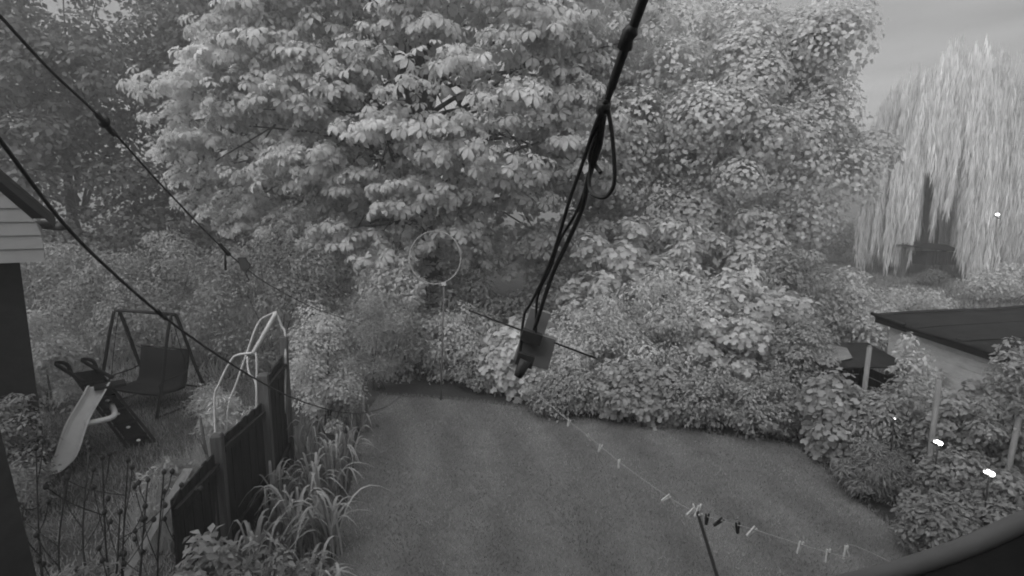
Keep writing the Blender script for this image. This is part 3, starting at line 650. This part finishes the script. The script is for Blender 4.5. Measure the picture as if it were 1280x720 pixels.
# ------------------------------------------------------------------ swing seat
def swing():
    b = Vector(at(192, 11.0)); root = empty('swing_seat', b, 'dark garden swing seat with a black fabric back in front of the brambles', 'swing seat')
    w2, h = .80, 2.0; rz = rotz(R(-17))
    q = lambda x, y, z: b + rz @ Vector((x, y, z))
    for s in (-1, 1):
        for yy in (-.62, .62):
            MB().tube(spline([q(s * (w2 + .07), yy, 0.02), q(s * (w2 + .03), yy * .62, .75), q(s * w2, yy * .3, 1.55), q(s * w2, yy * .08, h)], 4), .032, 7).build('leg', M_darkmetal, root, True)
        MB().tube([q(s * (w2 + .07), -.66, .03), q(s * (w2 + .07), .66, .03)], .02, 7).build('foot_bar', M_darkmetal, root, True)
        for yy in (-.32, .28):
            MB().tube(spline([q(s * (w2 - .06), .0, h - .04), q(s * (w2 - .08), yy * .6, 1.2), q(s * (w2 - .1), yy, .62 + (.1 if yy > 0 else 0))], 3), .008, 5).build('hanger', M_darkmetal, root, True)
        MB().tube(spline([q(s * (w2 - .1), -.34, .42), q(s * (w2 - .1), -.34, .64), q(s * (w2 - .1), .1, .68), q(s * (w2 - .1), .28, .72)], 4), .016, 6).build('armrest', M_darkmetal, root, True)
    MB().tube([q(-w2 - .03, 0, h), q(0, 0, h + .015), q(w2 + .03, 0, h)], .034, 8).build('top_bar', M_darkmetal, root, True)
    MB().tube([q(-w2 - .07, .5, .3), q(w2 + .07, .5, .3)], .018, 7).build('cross_bar', M_darkmetal, root, True)
    prof = [(-.36, .40), (-.3, .43), (0, .40), (.18, .40), (.24, .5), (.3, .8), (.36, 1.12), (.38, 1.14)]
    V, Fc = [], []; nx = 9
    for k, (y, z) in enumerate(prof):
        for i in range(nx):
            x = -w2 + .12 + (2 * w2 - .24) * i / (nx - 1); V.append(q(x, y, z - .02 * math.sin(math.pi * i / (nx - 1)) + .006 * math.sin(i * 2.1 + k)))
    n0 = len(V); V += [v + rz @ Vector((0, .02, -.045)) for v in V]
    for k in range(len(prof) - 1):
        for i in range(nx - 1):
            a = k * nx + i; Fc.append((a, a + 1, a + nx + 1, a + nx)); Fc.append((n0 + a + nx, n0 + a + nx + 1, n0 + a + 1, n0 + a))
    for i in range(nx - 1):
        e = (len(prof) - 1) * nx + i; Fc += [(i, n0 + i, n0 + i + 1, i + 1), (e + 1, n0 + e + 1, n0 + e, e)]
    for k in range(len(prof) - 1):
        a = k * nx; e = a + nx - 1; Fc += [(a, a + nx, n0 + a + nx, n0 + a), (e + nx, e, n0 + e, n0 + e + nx)]
    k0 = 4 * nx
    pyobj('seat_and_back', V, Fc, M_fabric, root, True)
    MB().tube([q(-w2 + .1, -.37, .4), q(w2 - .1, -.37, .4)], .018, 7).build('seat_front_rail', M_darkmetal, root, True)
    MB().tube([q(-w2 + .1, .38, 1.15), q(w2 - .1, .38, 1.15)], .018, 7).build('back_top_rail', M_darkmetal, root, True)
swing()

# ------------------------------------------------------------------ toddler slide
def slide():
    top, foot_ = P(124, 482, 8.5), G(69, 592, .06); lad = G(178, 556)
    root = empty('toddler_slide', G(110, 575), 'toddler slide with a pale chute and a dark spotted ladder', 'slide')
    side = Vector((.74, .62, 0)).normalized()
    path = spline([top, top.lerp(foot_, .12) + Vector((0, 0, .03)), top.lerp(foot_, .45) + Vector((-.04, 0, .02)), top.lerp(foot_, .8) + Vector((0, 0, -.06)), foot_ + Vector((-.06, -.05, .0))], 5)
    prof = [(-.21, .12), (-.17, .125), (-.165, .02), (-.10, 0), (.10, 0), (.165, .02), (.17, .125), (.21, .12), (.205, .09), (.185, -.02), (-.185, -.02), (-.205, .09)]
    V, Fc, k = [], [], len(prof)
    for i, p in enumerate(path):
        d = (path[min(i + 1, len(path) - 1)] - path[max(i - 1, 0)]).normalized(); u_ = side.cross(d); u_ = u_ if u_.z > 0 else -u_
        V += [p + side * (x * .72) + u_ * z for x, z in prof]
    for i in range(len(path) - 1):
        for j in range(k): Fc.append((i * k + j, i * k + (j + 1) % k, (i + 1) * k + (j + 1) % k, (i + 1) * k + j))
    Fc += [tuple(range(k)), tuple((len(path) - 1) * k + j for j in reversed(range(k)))]
    pyobj('chute', V, Fc, M_pale, root)
    lt = P(106, 464, 8.75); d = (lad - lt); ls = Vector((.80, .60, 0)).normalized(); nrm = ls.cross(d).normalized()
    nrm = nrm if nrm.y < 0 else -nrm
    for s in (-1, 1):
        MB().prism([lt + ls * (s * .17 - .022), lt + ls * (s * .17 + .022), lad + ls * (s * .20 + .026), lad + ls * (s * .20 - .026)], nrm * .10).build('ladder_side', M_darkmetal, root)
        MB().tube(spline([lt + ls * (s * .17) + Vector((0, 0, -.05)), lt + ls * (s * .17) + Vector((-.05, -.02, .16)), lt + ls * (s * .17) + Vector((-.2, -.05, .17)), top + side * (s * .18) + Vector((0, 0, .1))], 4), .03, 8).build('handrail', M_darkmetal, root, True)
    MB().prism([lt - ls * .15, lt + ls * .15, lad + ls * .15, lad - ls * .15], -nrm * .02).build('ladder_back', M_darkmetal, root)
    for i in range(5):
        f = .16 + .18 * i; p = lt.lerp(lad, f)
        MB().box(p + nrm * .05, (.32, .11, .035), frame(ls)).build('step', M_darkmetal, root)
        MB().ball(p + nrm * .108 + d * .05, (.035, .03, .022), 8, 5).build('step_spot', M_pale, root, True)
    MB().box(top + Vector((.1, .1, -.02)), (.42, .30, .04), frame(side)).build('platform', M_darkmetal, root)
    br = spline([top.lerp(foot_, .42) + Vector((.02, .03, -.06)), top.lerp(foot_, .5) + Vector((.3, .35, .05)), lt.lerp(lad, .45) - nrm * .03], 5)
    MB().tube(br, .045, 8).build('brace', M_pale, root, True)
slide()

# ------------------------------------------------------------------ white clad neighbour building and dark pier at the left edge
def neighbour():
    c0 = P(54, 305, 7.0); c0.z = 0; wd = Vector((-.80, -.60, 0)); nr = Vector((.60, -.80, 0))
    zt, zb = P(54, 283, 7.0).z, P(54, 327, 7.0).z
    root = empty('clad_building', c0, 'white clad gable with dark verge and gutter end at the left edge', 'building')
    a = c0 + wd * 1.6
    nrows = 12; sl = 1.3
    for i in range(nrows):
        z0, z1 = zb + .18 * i, zb + .18 * (i + 1) - .007
        cut = max(0, (z1 - zt) / sl)
        if cut > 1.55: break
        cut0 = max(0, (z0 - zt) / sl)
        p, q = c0 + wd * cut0 + Vector((0, 0, z0)), a + Vector((0, 0, z0)); p1, q1 = c0 + wd * cut + Vector((0, 0, z1)), a + Vector((0, 0, z1))
        n1 = nr * .0
        m = MB(); m.v = [p + nr * .03, q + nr * .03, q1 + nr * .012, p1 + nr * .012, p, q, q1, p1]
        m.f = [(0, 1, 2, 3), (7, 6, 5, 4), (0, 4, 5, 1), (1, 5, 6, 2), (2, 6, 7, 3), (3, 7, 4, 0)]
        m.build('cladding_board', M_clad, root)
    back = Vector((-.76, .65, 0)).normalized() * 3.5
    MB().prism([c0 + Vector((0, 0, zb)) - nr * .02, a + Vector((0, 0, zb)) - nr * .02, a + Vector((0, 0, zt + 1.55 * sl)) - nr * .02, c0 + Vector((0, 0, zt)) - nr * .02], back).build('upper_wall', M_clad, root)
    ins = wd * .3
    MB().prism([c0 + ins - nr * .35, a - nr * .35, a - nr * .35 + Vector((0, 0, zb - .003)), c0 + ins - nr * .35 + Vector((0, 0, zb - .003))], back * .8).build('lower_wall', M_dark, root)
    e = c0 - wd * .16 + Vector((0, 0, zt - .13 + .10)); tp = a + Vector((0, 0, zt + 1.6 * sl + .10)); u_ = Vector((0, 0, .13))
    MB().prism([e, tp, tp + u_, e + u_], nr * .055).build('verge_board', M_darkmetal, root)
    MB().prism([e + u_ + nr * .08, tp + u_ + nr * .08, tp + u_ + Vector((0, 0, .05)) + nr * .08, e + u_ + Vector((0, 0, .05)) + nr * .08], back * 1.05).build('roof', M_felt, root)
    ge = e - wd * .06 + nr * .10 + Vector((0, 0, .03)); MB().tube([ge, ge + back * .95], .062, 10).build('gutter', M_black, root, True)
neighbour()
pier = empty('dark_pier', at(-60, 3.4), 'dark pier cut off by the lower left edge', 'pier')
pa, pb = P(-4, 520, 3.3), P(46, 720, 2.6); pd = (pb - pa).normalized(); lo, hi = pb + pd * 2.2, pa - pd * .9
MB().prism([lo, hi, hi + Vector((-.7, .05, 0)), lo + Vector((-.9, .05, 0))], Vector((-.6, .28, 0))).build('shaft', M_dark, pier)

# ------------------------------------------------------------------ hoop on a pole
hp = Vector(at(551, 11.25)); hoop = empty('hoop_pole', hp, 'white hoop on a thin grey pole in front of the hedge', 'hoop')
ht = P(555, 355, 11.25)
MB().tube([hp, hp.lerp(ht, .5), ht], [.022, .02, .017], 8).build('pole', mat('grey_pole', .14, .7, .2, 12), hoop, True)
hc = P(544, 322, 11.25); hr = 32 / F * 11.3
MB().tube([hc + Vector((math.cos(a) * hr, .08 * math.sin(a), math.sin(a) * hr * 1.02)) for a in np.linspace(0, 2 * math.pi, 41)], .014, 7, False).build('hoop', M_hoop, hoop, True)
MB().box(ht + Vector((0, 0, .0)), (.10, .06, .07)).build('clamp', M_white, hoop)

# ------------------------------------------------------------------ washing line, prop and pegs
prop_top = P(871, 638, 3.7); line_pts = [P(556, 384, 11.2), P(640, 462, 7.9), P(700, 517, 6.2), P(735, 545, 5.4), P(780, 582, 4.65), P(835, 621, 4.05), P(871, 641, 3.7), P(905, 652, 3.52), P(942, 662, 3.36), P(1001, 681, 3.15), P(1058, 697, 2.98), P(1140, 716, 2.75), Vector((3.4, -.62, 2.3))]
ls_ = spline(line_pts, 8)
tag(MB().tube(ls_, .0035, 5).build('washing_line', M_string, None, True), 'thin pale washing line strung low across the lawn', 'washing line')
prp = empty('line_prop', G(985, 900), 'thin black prop pole holding up the washing line', 'prop')
pf = P(935, 845, 3.05); pf2 = prop_top + (pf - prop_top).normalized() * 2.6
k_ = prop_top.z / (prop_top.z - pf2.z); pf3 = prop_top + (pf2 - prop_top) * k_
MB().tube([pf3, prop_top], .0115, 8).build('pole', M_peg_dark, prp, True)
for s in (-1, 1): MB().tube([prop_top - Vector((0, 0, .02)), prop_top + Vector((s * .03, 0, .05))], .006, 6).build('fork', M_peg_pale, prp, True)
MB().ball(prop_top.lerp(pf3, .2) + Vector((-.012, -.012, 0)), .009, 7, 5).build('adjuster_button', M_peg_pale, prp, True)
def on_line(px):
    best = min(range(len(ls_)), key=lambda i: abs(640 + F * ls_[i].x / ((ls_[i].y) * cp - (ls_[i].z - CAM_H) * sp) - px)); return ls_[best]
def peg(px, pale, tilt, yaw, label, s=1.0, dz=0.0, dx=0.0):
    p = on_line(px) + Vector((dx, 0, dz)); root = empty('clothes_peg', p, label, 'clothes peg', 'pegs on the washing line'); m = M_peg_pale if pale else M_peg_dark
    rt = Matrix.Rotation(yaw, 3, 'Z') @ Matrix.Rotation(tilt, 3, 'Y')
    for sgn in (-1, 1):
        a = R(7) * sgn; r2 = rt @ Matrix.Rotation(a, 3, 'Y')
        MB().box(p + rt @ Vector((sgn * .0075, 0, -.018 * s)), (.009, .014, .082 * s), r2, .75).build('arm', m, root)
    pts = [p + rt @ Vector((math.cos(t_) * .011, .008, -.014 + math.sin(t_) * .011)) for t_ in np.linspace(0, 2 * math.pi, 9)]
    MB().tube(pts, .002, 4, False).build('spring', M_rod, root, True)
for px, pale, tilt, yaw, lb, dz, dx in [(713, 1, .3, .2, 'pale clothes peg farthest along the line, at the hedge end', 0, 0), (735, 1, -.4, .5, 'second clothes peg from the hedge end of the line', 0, 0), (749, 1, .35, .1, 'third clothes peg from the hedge end, hanging tilted', 0, 0), (773, 1, .1, .9, 'single faint peg in the long gap before the prop, nearer the hedge', 0, 0),
        (835, 1, 1.0, .1, 'slanting pale peg just left of the prop', 0, 0), (866, 1, .9, .1, 'leftmost pale peg of the bunch on the prop top', .01, 0), (871, 1, .5, .4, 'upright pale peg in the bunch on the prop top', .03, .01), (876, 1, -.2, .2, 'drooping pale peg in the bunch on the prop top', -.02, .005),
        (886, 0, .1, .3, 'dark peg hanging right beside the prop', 0, 0), (901, 0, .95, .1, 'dark peg lying slanted, second right of the prop', 0, 0), (921, 0, -.05, .2, 'dark upright peg, third right of the prop', 0, 0), (942, 1, .8, .1, 'bright slanting peg right of the three dark pegs', 0, 0), (1001, 1, .3, .2, 'pale peg alone halfway between prop and gutter', 0, 0), (1036, 1, .15, .3, 'faint peg second nearest the gutter', 0, 0), (1057, 1, .2, .5, 'faint peg nearest the gutter', 0, 0)]:
    peg(px, pale, tilt, yaw, lb, 1.0, dz, dx)

# ------------------------------------------------------------------ overhead cables
def cable(name, label, pts, rad, extra=None):
    root = empty(name, pts[0], label, 'cable'); s_ = spline(pts, 8)
    MB().tube(s_, rad, 7).build('wire', M_black, root, True); return root, s_
c1, s1 = cable('overhead_wire', 'upper black overhead wire running down from the top left corner', [P(-60, -45, 1.35), P(0, 20, 1.6), P(65, 90, 1.95), P(130, 152, 2.4), P(210, 240, 3.2), P(287, 318, 4.5), P(340, 358, 6), P(400, 388, 8), P(452, 405, 10.5)], .0058)
MB().ball(P(130, 152, 2.4), (.03, .02, .03), 8, 6).tube([P(120, 141, 2.35), P(143, 168, 2.5)], .014, 7).build('splice', M_black, c1, True)
MB().tube([P(274, 304, 4.3), P(286, 318, 4.5)], [.014, .02], 7).build('clamp', M_black, c1, True)
MB().tube([P(281, 312, 4.45), P(282, 338, 4.45)], .010, 6).build('tail', M_black, c1, True)
MB().prism([P(297, 322, 4.5), P(305, 322, 4.5), P(312, 333, 4.5), P(306, 341, 4.5), P(300, 335, 4.5)], Vector((0, .03, 0))).tube([P(306, 339, 4.5), P(311, 350, 4.5)], .007, 5).build('tag', M_black, c1)
c2, s2 = cable('overhead_wire', 'lower black wire sagging past the gutter end to the lawn corner', [P(-40, 122, 1.5), P(0, 175, 1.62), P(80, 280, 2.0), P(140, 340, 2.4), P(200, 392, 2.9), P(260, 436, 3.5), P(320, 474, 4.3), P(370, 499, 5.2), P(420, 514, 6.2), P(455, 516, 7.2), P(485, 507, 8.4), P(505, 492, 10)], .0072)
MB().tube([P(196, 388, 2.85), P(207, 398, 2.98)], .013, 7).build('clamp', M_black, c2, True)

# ------------------------------------------------------------------ hanging cable bundle and box
hb = empty('hanging_cable_bundle', P(665, 430, 2.15), 'thick black cable bundle with a loop and a grey box at its lower end', 'cable')
def hc_(name, pts, r_): MB().tube(spline(pts, 7), r_, 8).build(name, M_black, hb, True)
hc_('main_cable', [P(824, -60, 1.1), P(804, 0, 1.2), P(780, 64, 1.3), P(764, 110, 1.38), P(755, 138, 1.42), P(748, 185, 1.5), P(735, 225, 1.6), P(728, 260, 1.7), P(708, 306, 1.85), P(690, 345, 1.95), P(668, 412, 2.12)], [.0125] * 22 + [.0105] * 14 + [.0085] * 35)
hc_('side_cable', [P(757, 125, 1.39), P(743, 160, 1.45), P(728, 205, 1.56), P(712, 250, 1.7), P(694, 310, 1.87), P(678, 350, 1.97), P(663, 380, 2.08), P(655, 395, 2.12), P(650, 440, 2.15)], .0062)
hc_('side_cable', [P(759, 130, 1.41), P(738, 190, 1.5), P(737, 215, 1.58), P(722, 262, 1.72), P(700, 300, 1.86), P(688, 335, 1.95), P(672, 372, 2.05), P(670, 418, 2.12)], .0055)
hc_('loop', [P(758, 128, 1.40), P(764, 160, 1.42), P(768, 205, 1.45), P(767, 232, 1.47), P(757, 246, 1.5), P(745, 245, 1.52), P(737, 235, 1.55), P(738, 210, 1.54), P(744, 186, 1.5), P(752, 150, 1.43)], .0062)
hc_('stub', [P(743, 205, 1.55), P(748, 212, 1.53), P(751, 216, 1.52)], .007)
MB().tube([P(791, 32, 1.25), P(788, 40, 1.26), P(784, 47, 1.27), P(781, 60, 1.29)], [.014, .021, .017, .02], 8).build('joint', M_black, hb, True)
MB().tube([P(756, 128, 1.40), P(754, 136, 1.415), P(750, 142, 1.43)], [.018, .021, .014], 8).build('joint', M_black, hb, True)
bx = P(668, 432, 2.16); rt = Matrix.Rotation(R(-17), 3, 'Y').inverted() if False else Matrix.Rotation(R(17), 3, 'Y')
MB().box(P(671, 402, 2.18), (.088, .045, .105), rt).build('upper_box', M_box, hb)
MB().box(P(669, 436, 2.17), (.15, .05, .135), rt, .93).build('lower_box', M_box, hb)
MB().box(P(664, 421, 2.12), (.085, .05, .045), rt).build('clamp', M_gland, hb)
MB().box(P(656, 450, 2.10), (.07, .03, .05), rt).build('dark_plate', M_gland, hb)
MB().tube([P(657, 450, 2.09), P(650, 465, 2.1), P(647, 471, 2.1)], [.026, .022, .016], 9).build('cable_gland', M_gland, hb, True)
MB().tube([P(586, 388, 2.2), P(745, 448, 2.12)], .0042, 6).build('rod', M_rod, hb, True)

# ------------------------------------------------------------------ shed, lean-to and stakes on the right
def shed():
    zr = 2.05; a, b_ = P(1094, 392, 10.3), P(1290, 470, 6.9); a.z = b_.z = 0; d = (b_ - a).normalized(); o = Vector((d.y * -1, d.x, 0)); o = o if o.x > 0 else -o
    a = a + d * .25 + o * .15; b2 = a + d * 6.0
    root = empty('felt_roof_shed', (a + b2) / 2, 'long shed with a sagging dark felt roof and grey wall at the right', 'shed')
    n = 10; st = (zr - .08) / n; w3 = o * 3.6
    for i in range(n):
        z = i * st
        MB().prism([a + Vector((0, 0, z)), b2 + Vector((0, 0, z)), b2 + Vector((0, 0, z + st - .006)), a + Vector((0, 0, z + st - .006))], o * .02 ).build('wall_board', M_wall, root)
        MB().prism([a + o * .022 - d * .0 + Vector((0, 0, z)), a + w3 + Vector((0, 0, z)), a + w3 + Vector((0, 0, z + st - .006)), a + o * .022 + Vector((0, 0, z + st - .006))], d * .02).build('end_board', M_wall, root)
    MB().prism([a + o * .03 + d * .03, b2 + o * .03, b2 + w3, a + w3 + d * .03], Vector((0, 0, zr - .1))).build('core', M_dark, root)
    V, Fc = [], []; nx, ny = 14, 10; A = a - d * .22 - o * .18; ln = 6.4; wd = 4.0
    for i in range(nx):
        for j in range(ny):
            u_, v_ = i / (nx - 1), j / (ny - 1)
            V.append(A + d * ln * u_ + o * wd * v_ + Vector((0, 0, zr + .34 * v_ + .03 * math.sin(u_ * 9 + v_ * 3) * math.sin(v_ * 7 + .6) - .05 * math.sin(math.pi * min(1, u_ * 3)) * (1 - v_))))
    n0 = len(V); V += [v - Vector((0, 0, .06)) for v in V]
    for i in range(nx - 1):
        for j in range(ny - 1):
            q = i * ny + j; Fc += [(q, q + ny, q + ny + 1, q + 1), (n0 + q + 1, n0 + q + ny + 1, n0 + q + ny, n0 + q)]
    for i in range(nx - 1):
        q = i * ny; e = q + ny - 1; Fc += [(q, n0 + q, n0 + q + ny, q + ny), (e, e + ny, n0 + e + ny, n0 + e)]
    for j in range(ny - 1):
        e = (nx - 1) * ny + j; Fc += [(j, j + 1, n0 + j + 1, n0 + j), (e, n0 + e, n0 + e + 1, e + 1)]
    rf = pyobj('roof', V, Fc, M_felt, root, True)
    hgt = lambda u_, v_: zr + .34 * v_ + .03 * math.sin(u_ * 9 + v_ * 3) * math.sin(v_ * 7 + .6) - .05 * math.sin(math.pi * min(1, u_ * 3)) * (1 - v_)
    for u0 in (.0, .16, .33, .49, .66, .82):
        Vl, Fl = [], []
        for j in range(19):
            v_ = j / 18; uu = u0 + .006 * math.sin(v_ * 5 + u0 * 9)
            for du, dz in ((0, .002), (0, .016), (.022, .012), (.022, .002)): Vl.append(A + d * ln * (uu + du) + o * wd * v_ + Vector((0, 0, hgt(min(1, uu + du), v_) + dz)))
        for j in range(18):
            for k in range(4): Fl.append((j * 4 + k, j * 4 + (k + 1) % 4, j * 4 + 4 + (k + 1) % 4, j * 4 + 4 + k))
        pyobj('felt_lap', Vl, Fl, M_felt, rf)
    f0_ = A + Vector((0, 0, zr - .16)) + o * .02
    MB().prism([f0_, f0_ + d * ln, f0_ + d * ln + Vector((0, 0, .09)), f0_ + Vector((0, 0, .09))], o * .025).build('fascia', M_darkmetal, root)
    MB().tube([A + Vector((0, 0, zr + .0)) - d * .08, A + d * .9 + Vector((0, 0, zr - .02))], .035, 7).build('roof_roll', M_felt, root, True)
shed()
def leanto():
    b = Vector(at(1050, 10.2)); root = empty('lean_to', b, 'low dark lean-to with a pale sheet on its roof left of the shed', 'lean-to')
    zr = 1.28; w_, dp = .72, .5
    for sx in (-1, 1):
        for sy in (-1, 1): MB().box(b + Vector((sx * w_ * .92, sy * dp * .9, (zr - .05) / 2)), (.07, .07, zr - .05)).build('post', M_board, root)
    for i in range(6):
        z = .1 + .19 * i; MB().box(b + Vector((0, dp * .9 + .045, z)), (w_ * 2, .02, .17)).build('board', M_board, root)
    for i in range(5):
        z = .1 + .19 * i; MB().box(b + Vector((w_ * .92 + .05, 0, z)), (.02, dp * 2, .17)).build('board', M_board, root)
    MB().prism([b + Vector((-w_ - .1, -dp - .1, zr - .06)), b + Vector((w_ + .1, -dp - .1, zr - .06)), b + Vector((w_ + .1, dp + .1, zr + .1)), b + Vector((-w_ - .1, dp + .1, zr + .1))], Vector((0, 0, .03))).build('roof', M_felt, root)
    V = [b + Vector((x, y, zr + .035 + .16 * (y + dp) / (2 * dp) - .06 + .04)) for x, y in ((-w_ - .12, -dp - .12), (-w_ * .1, -dp * .6), (w_ * .15, dp * .3), (-w_ * .5, dp + .05), (-w_ - .12, dp * .4))]
    MB().prism(V, Vector((0, 0, .012))).build('pale_sheet', M_sheet, root)
leanto()
def stake(label, top, bot, zc, r_=.038):
    a, b_ = P(*top, zc), P(*bot, zc); d = (a - b_); ext = b_ + d * (-b_.z / d.z); root = empty('timber_stake', ext, label, 'stake', 'timber stakes in the right border')
    MB().tube([ext, ext.lerp(a, .5), a], [r_ * 1.05, r_, r_ * .96], 9).build('shaft', M_stake, root, True)
    MB().tube([a, a + d.normalized() * .03], [r_ * .95, r_ * .6], 9).build('tip', M_stake, root, True)
stake('bare round stake in front of the shed corner', (1087, 434), (1080, 492), 8.2)
stake('bare round stake standing above the upper reflector', (1174, 474), (1165, 548), 6.9, .034)
stake('stake half hidden in leaves near the right edge', (1274, 522), (1266, 560), 6.6, .034)
st2 = empty('garden_table', at(1160, 33.0), 'dark slatted canopied table under the weeping willow', 'garden table')
tb = Vector(at(1163, 33.0))
for i in range(9): MB().box(tb + Vector((-.86 + .215 * i, 0, 1.35)), (.17, 1.2, .8), rotz(.1)).build('slat', M_fabric, st2)
MB().prism([tb + Vector((-2.0, -.8, 2.12)), tb + Vector((1.0, -.8, 1.78)), tb + Vector((1.05, -.8, 1.86)), tb + Vector((.2, -.8, 2.22)), tb + Vector((-1.0, -.8, 2.35))], Vector((0, 1.6, 0))).build('canopy', M_fabric, st2)
for sx in (-1.7, .85):
    MB().box(tb + Vector((sx, .2, 1.0)), (.22, .22, 2.0)).build('post', M_post, st2)
shrub('clipped_bush', 'small dark round bush on the grass before the willow', 'bush', at(1163, 29.5), (.9, .7, .95), 20, .35, 90, .12, T_SMALL, ML_dark, 140)

# ------------------------------------------------------------------ garden reflectors, their glint put in as emission
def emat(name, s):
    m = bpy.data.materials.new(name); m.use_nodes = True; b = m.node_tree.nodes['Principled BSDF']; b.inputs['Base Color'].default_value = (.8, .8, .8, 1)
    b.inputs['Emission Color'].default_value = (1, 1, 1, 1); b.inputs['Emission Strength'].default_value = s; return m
M_glow = emat('glint_emission', 9.0); M_glow2 = emat('dim_glint_emission', 4.0)  # emission stands in for infrared thrown back by reflectors
def reflector(label, px, py, zc, s=1.0, m=None, n=2):
    p = P(px, py, zc); g_ = Vector((p.x, p.y, 0)); root = empty('garden_reflector', g_, label, 'reflector', 'glinting reflectors in the garden')
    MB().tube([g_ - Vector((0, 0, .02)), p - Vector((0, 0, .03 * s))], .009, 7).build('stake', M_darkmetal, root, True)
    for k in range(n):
        e = p + Vector(((k - (n - 1) / 2) * .062 * s, 0, -(k - (n - 1) / 2) * .032 * s)); MB().ball(e, ((.036 - .008 * k) * s, .03 * s, (.024 + .006 * k) * s), 10, 7).build('glint', m or M_glow, root, True)
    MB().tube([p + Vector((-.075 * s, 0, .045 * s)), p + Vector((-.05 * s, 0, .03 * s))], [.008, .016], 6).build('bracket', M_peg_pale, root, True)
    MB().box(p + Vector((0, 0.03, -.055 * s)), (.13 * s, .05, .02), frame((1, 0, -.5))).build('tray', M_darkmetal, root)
reflector('bright glinting reflector nearest the bottom right corner', 1237, 591, 5.75, .92)
reflector('bright glinting reflector at the foot of a timber stake', 1173, 553, 6.3, .82)
reflector('tiny glinting reflector hanging among the second willow strands', 1247, 268, 30, 3.0, M_glow2, 1)
reflector('tiny pair of glinting reflectors among border leaves', 1118, 523, 7.2, .28, M_glow2, 2)

# ------------------------------------------------------------------ thin evening haze
hz = bpy.data.materials.new('evening_haze'); hz.use_nodes = True; t = hz.node_tree; t.nodes.clear()
pv = t.nodes.new('ShaderNodeVolumePrincipled'); pv.inputs['Color'].default_value = (.9, .9, .9, 1); pv.inputs['Density'].default_value = 0.0085; pv.inputs['Anisotropy'].default_value = 0.2
hz.cycles.homogeneous_volume = True
om = t.nodes.new('ShaderNodeOutputMaterial'); t.links.new(pv.outputs[0], om.inputs['Volume'])
tag(MB().box((0, 115, 7.5), (410, 300, 17.6)).build('haze', hz), 'thin grey evening haze over the gardens', 'haze', kind='stuff')
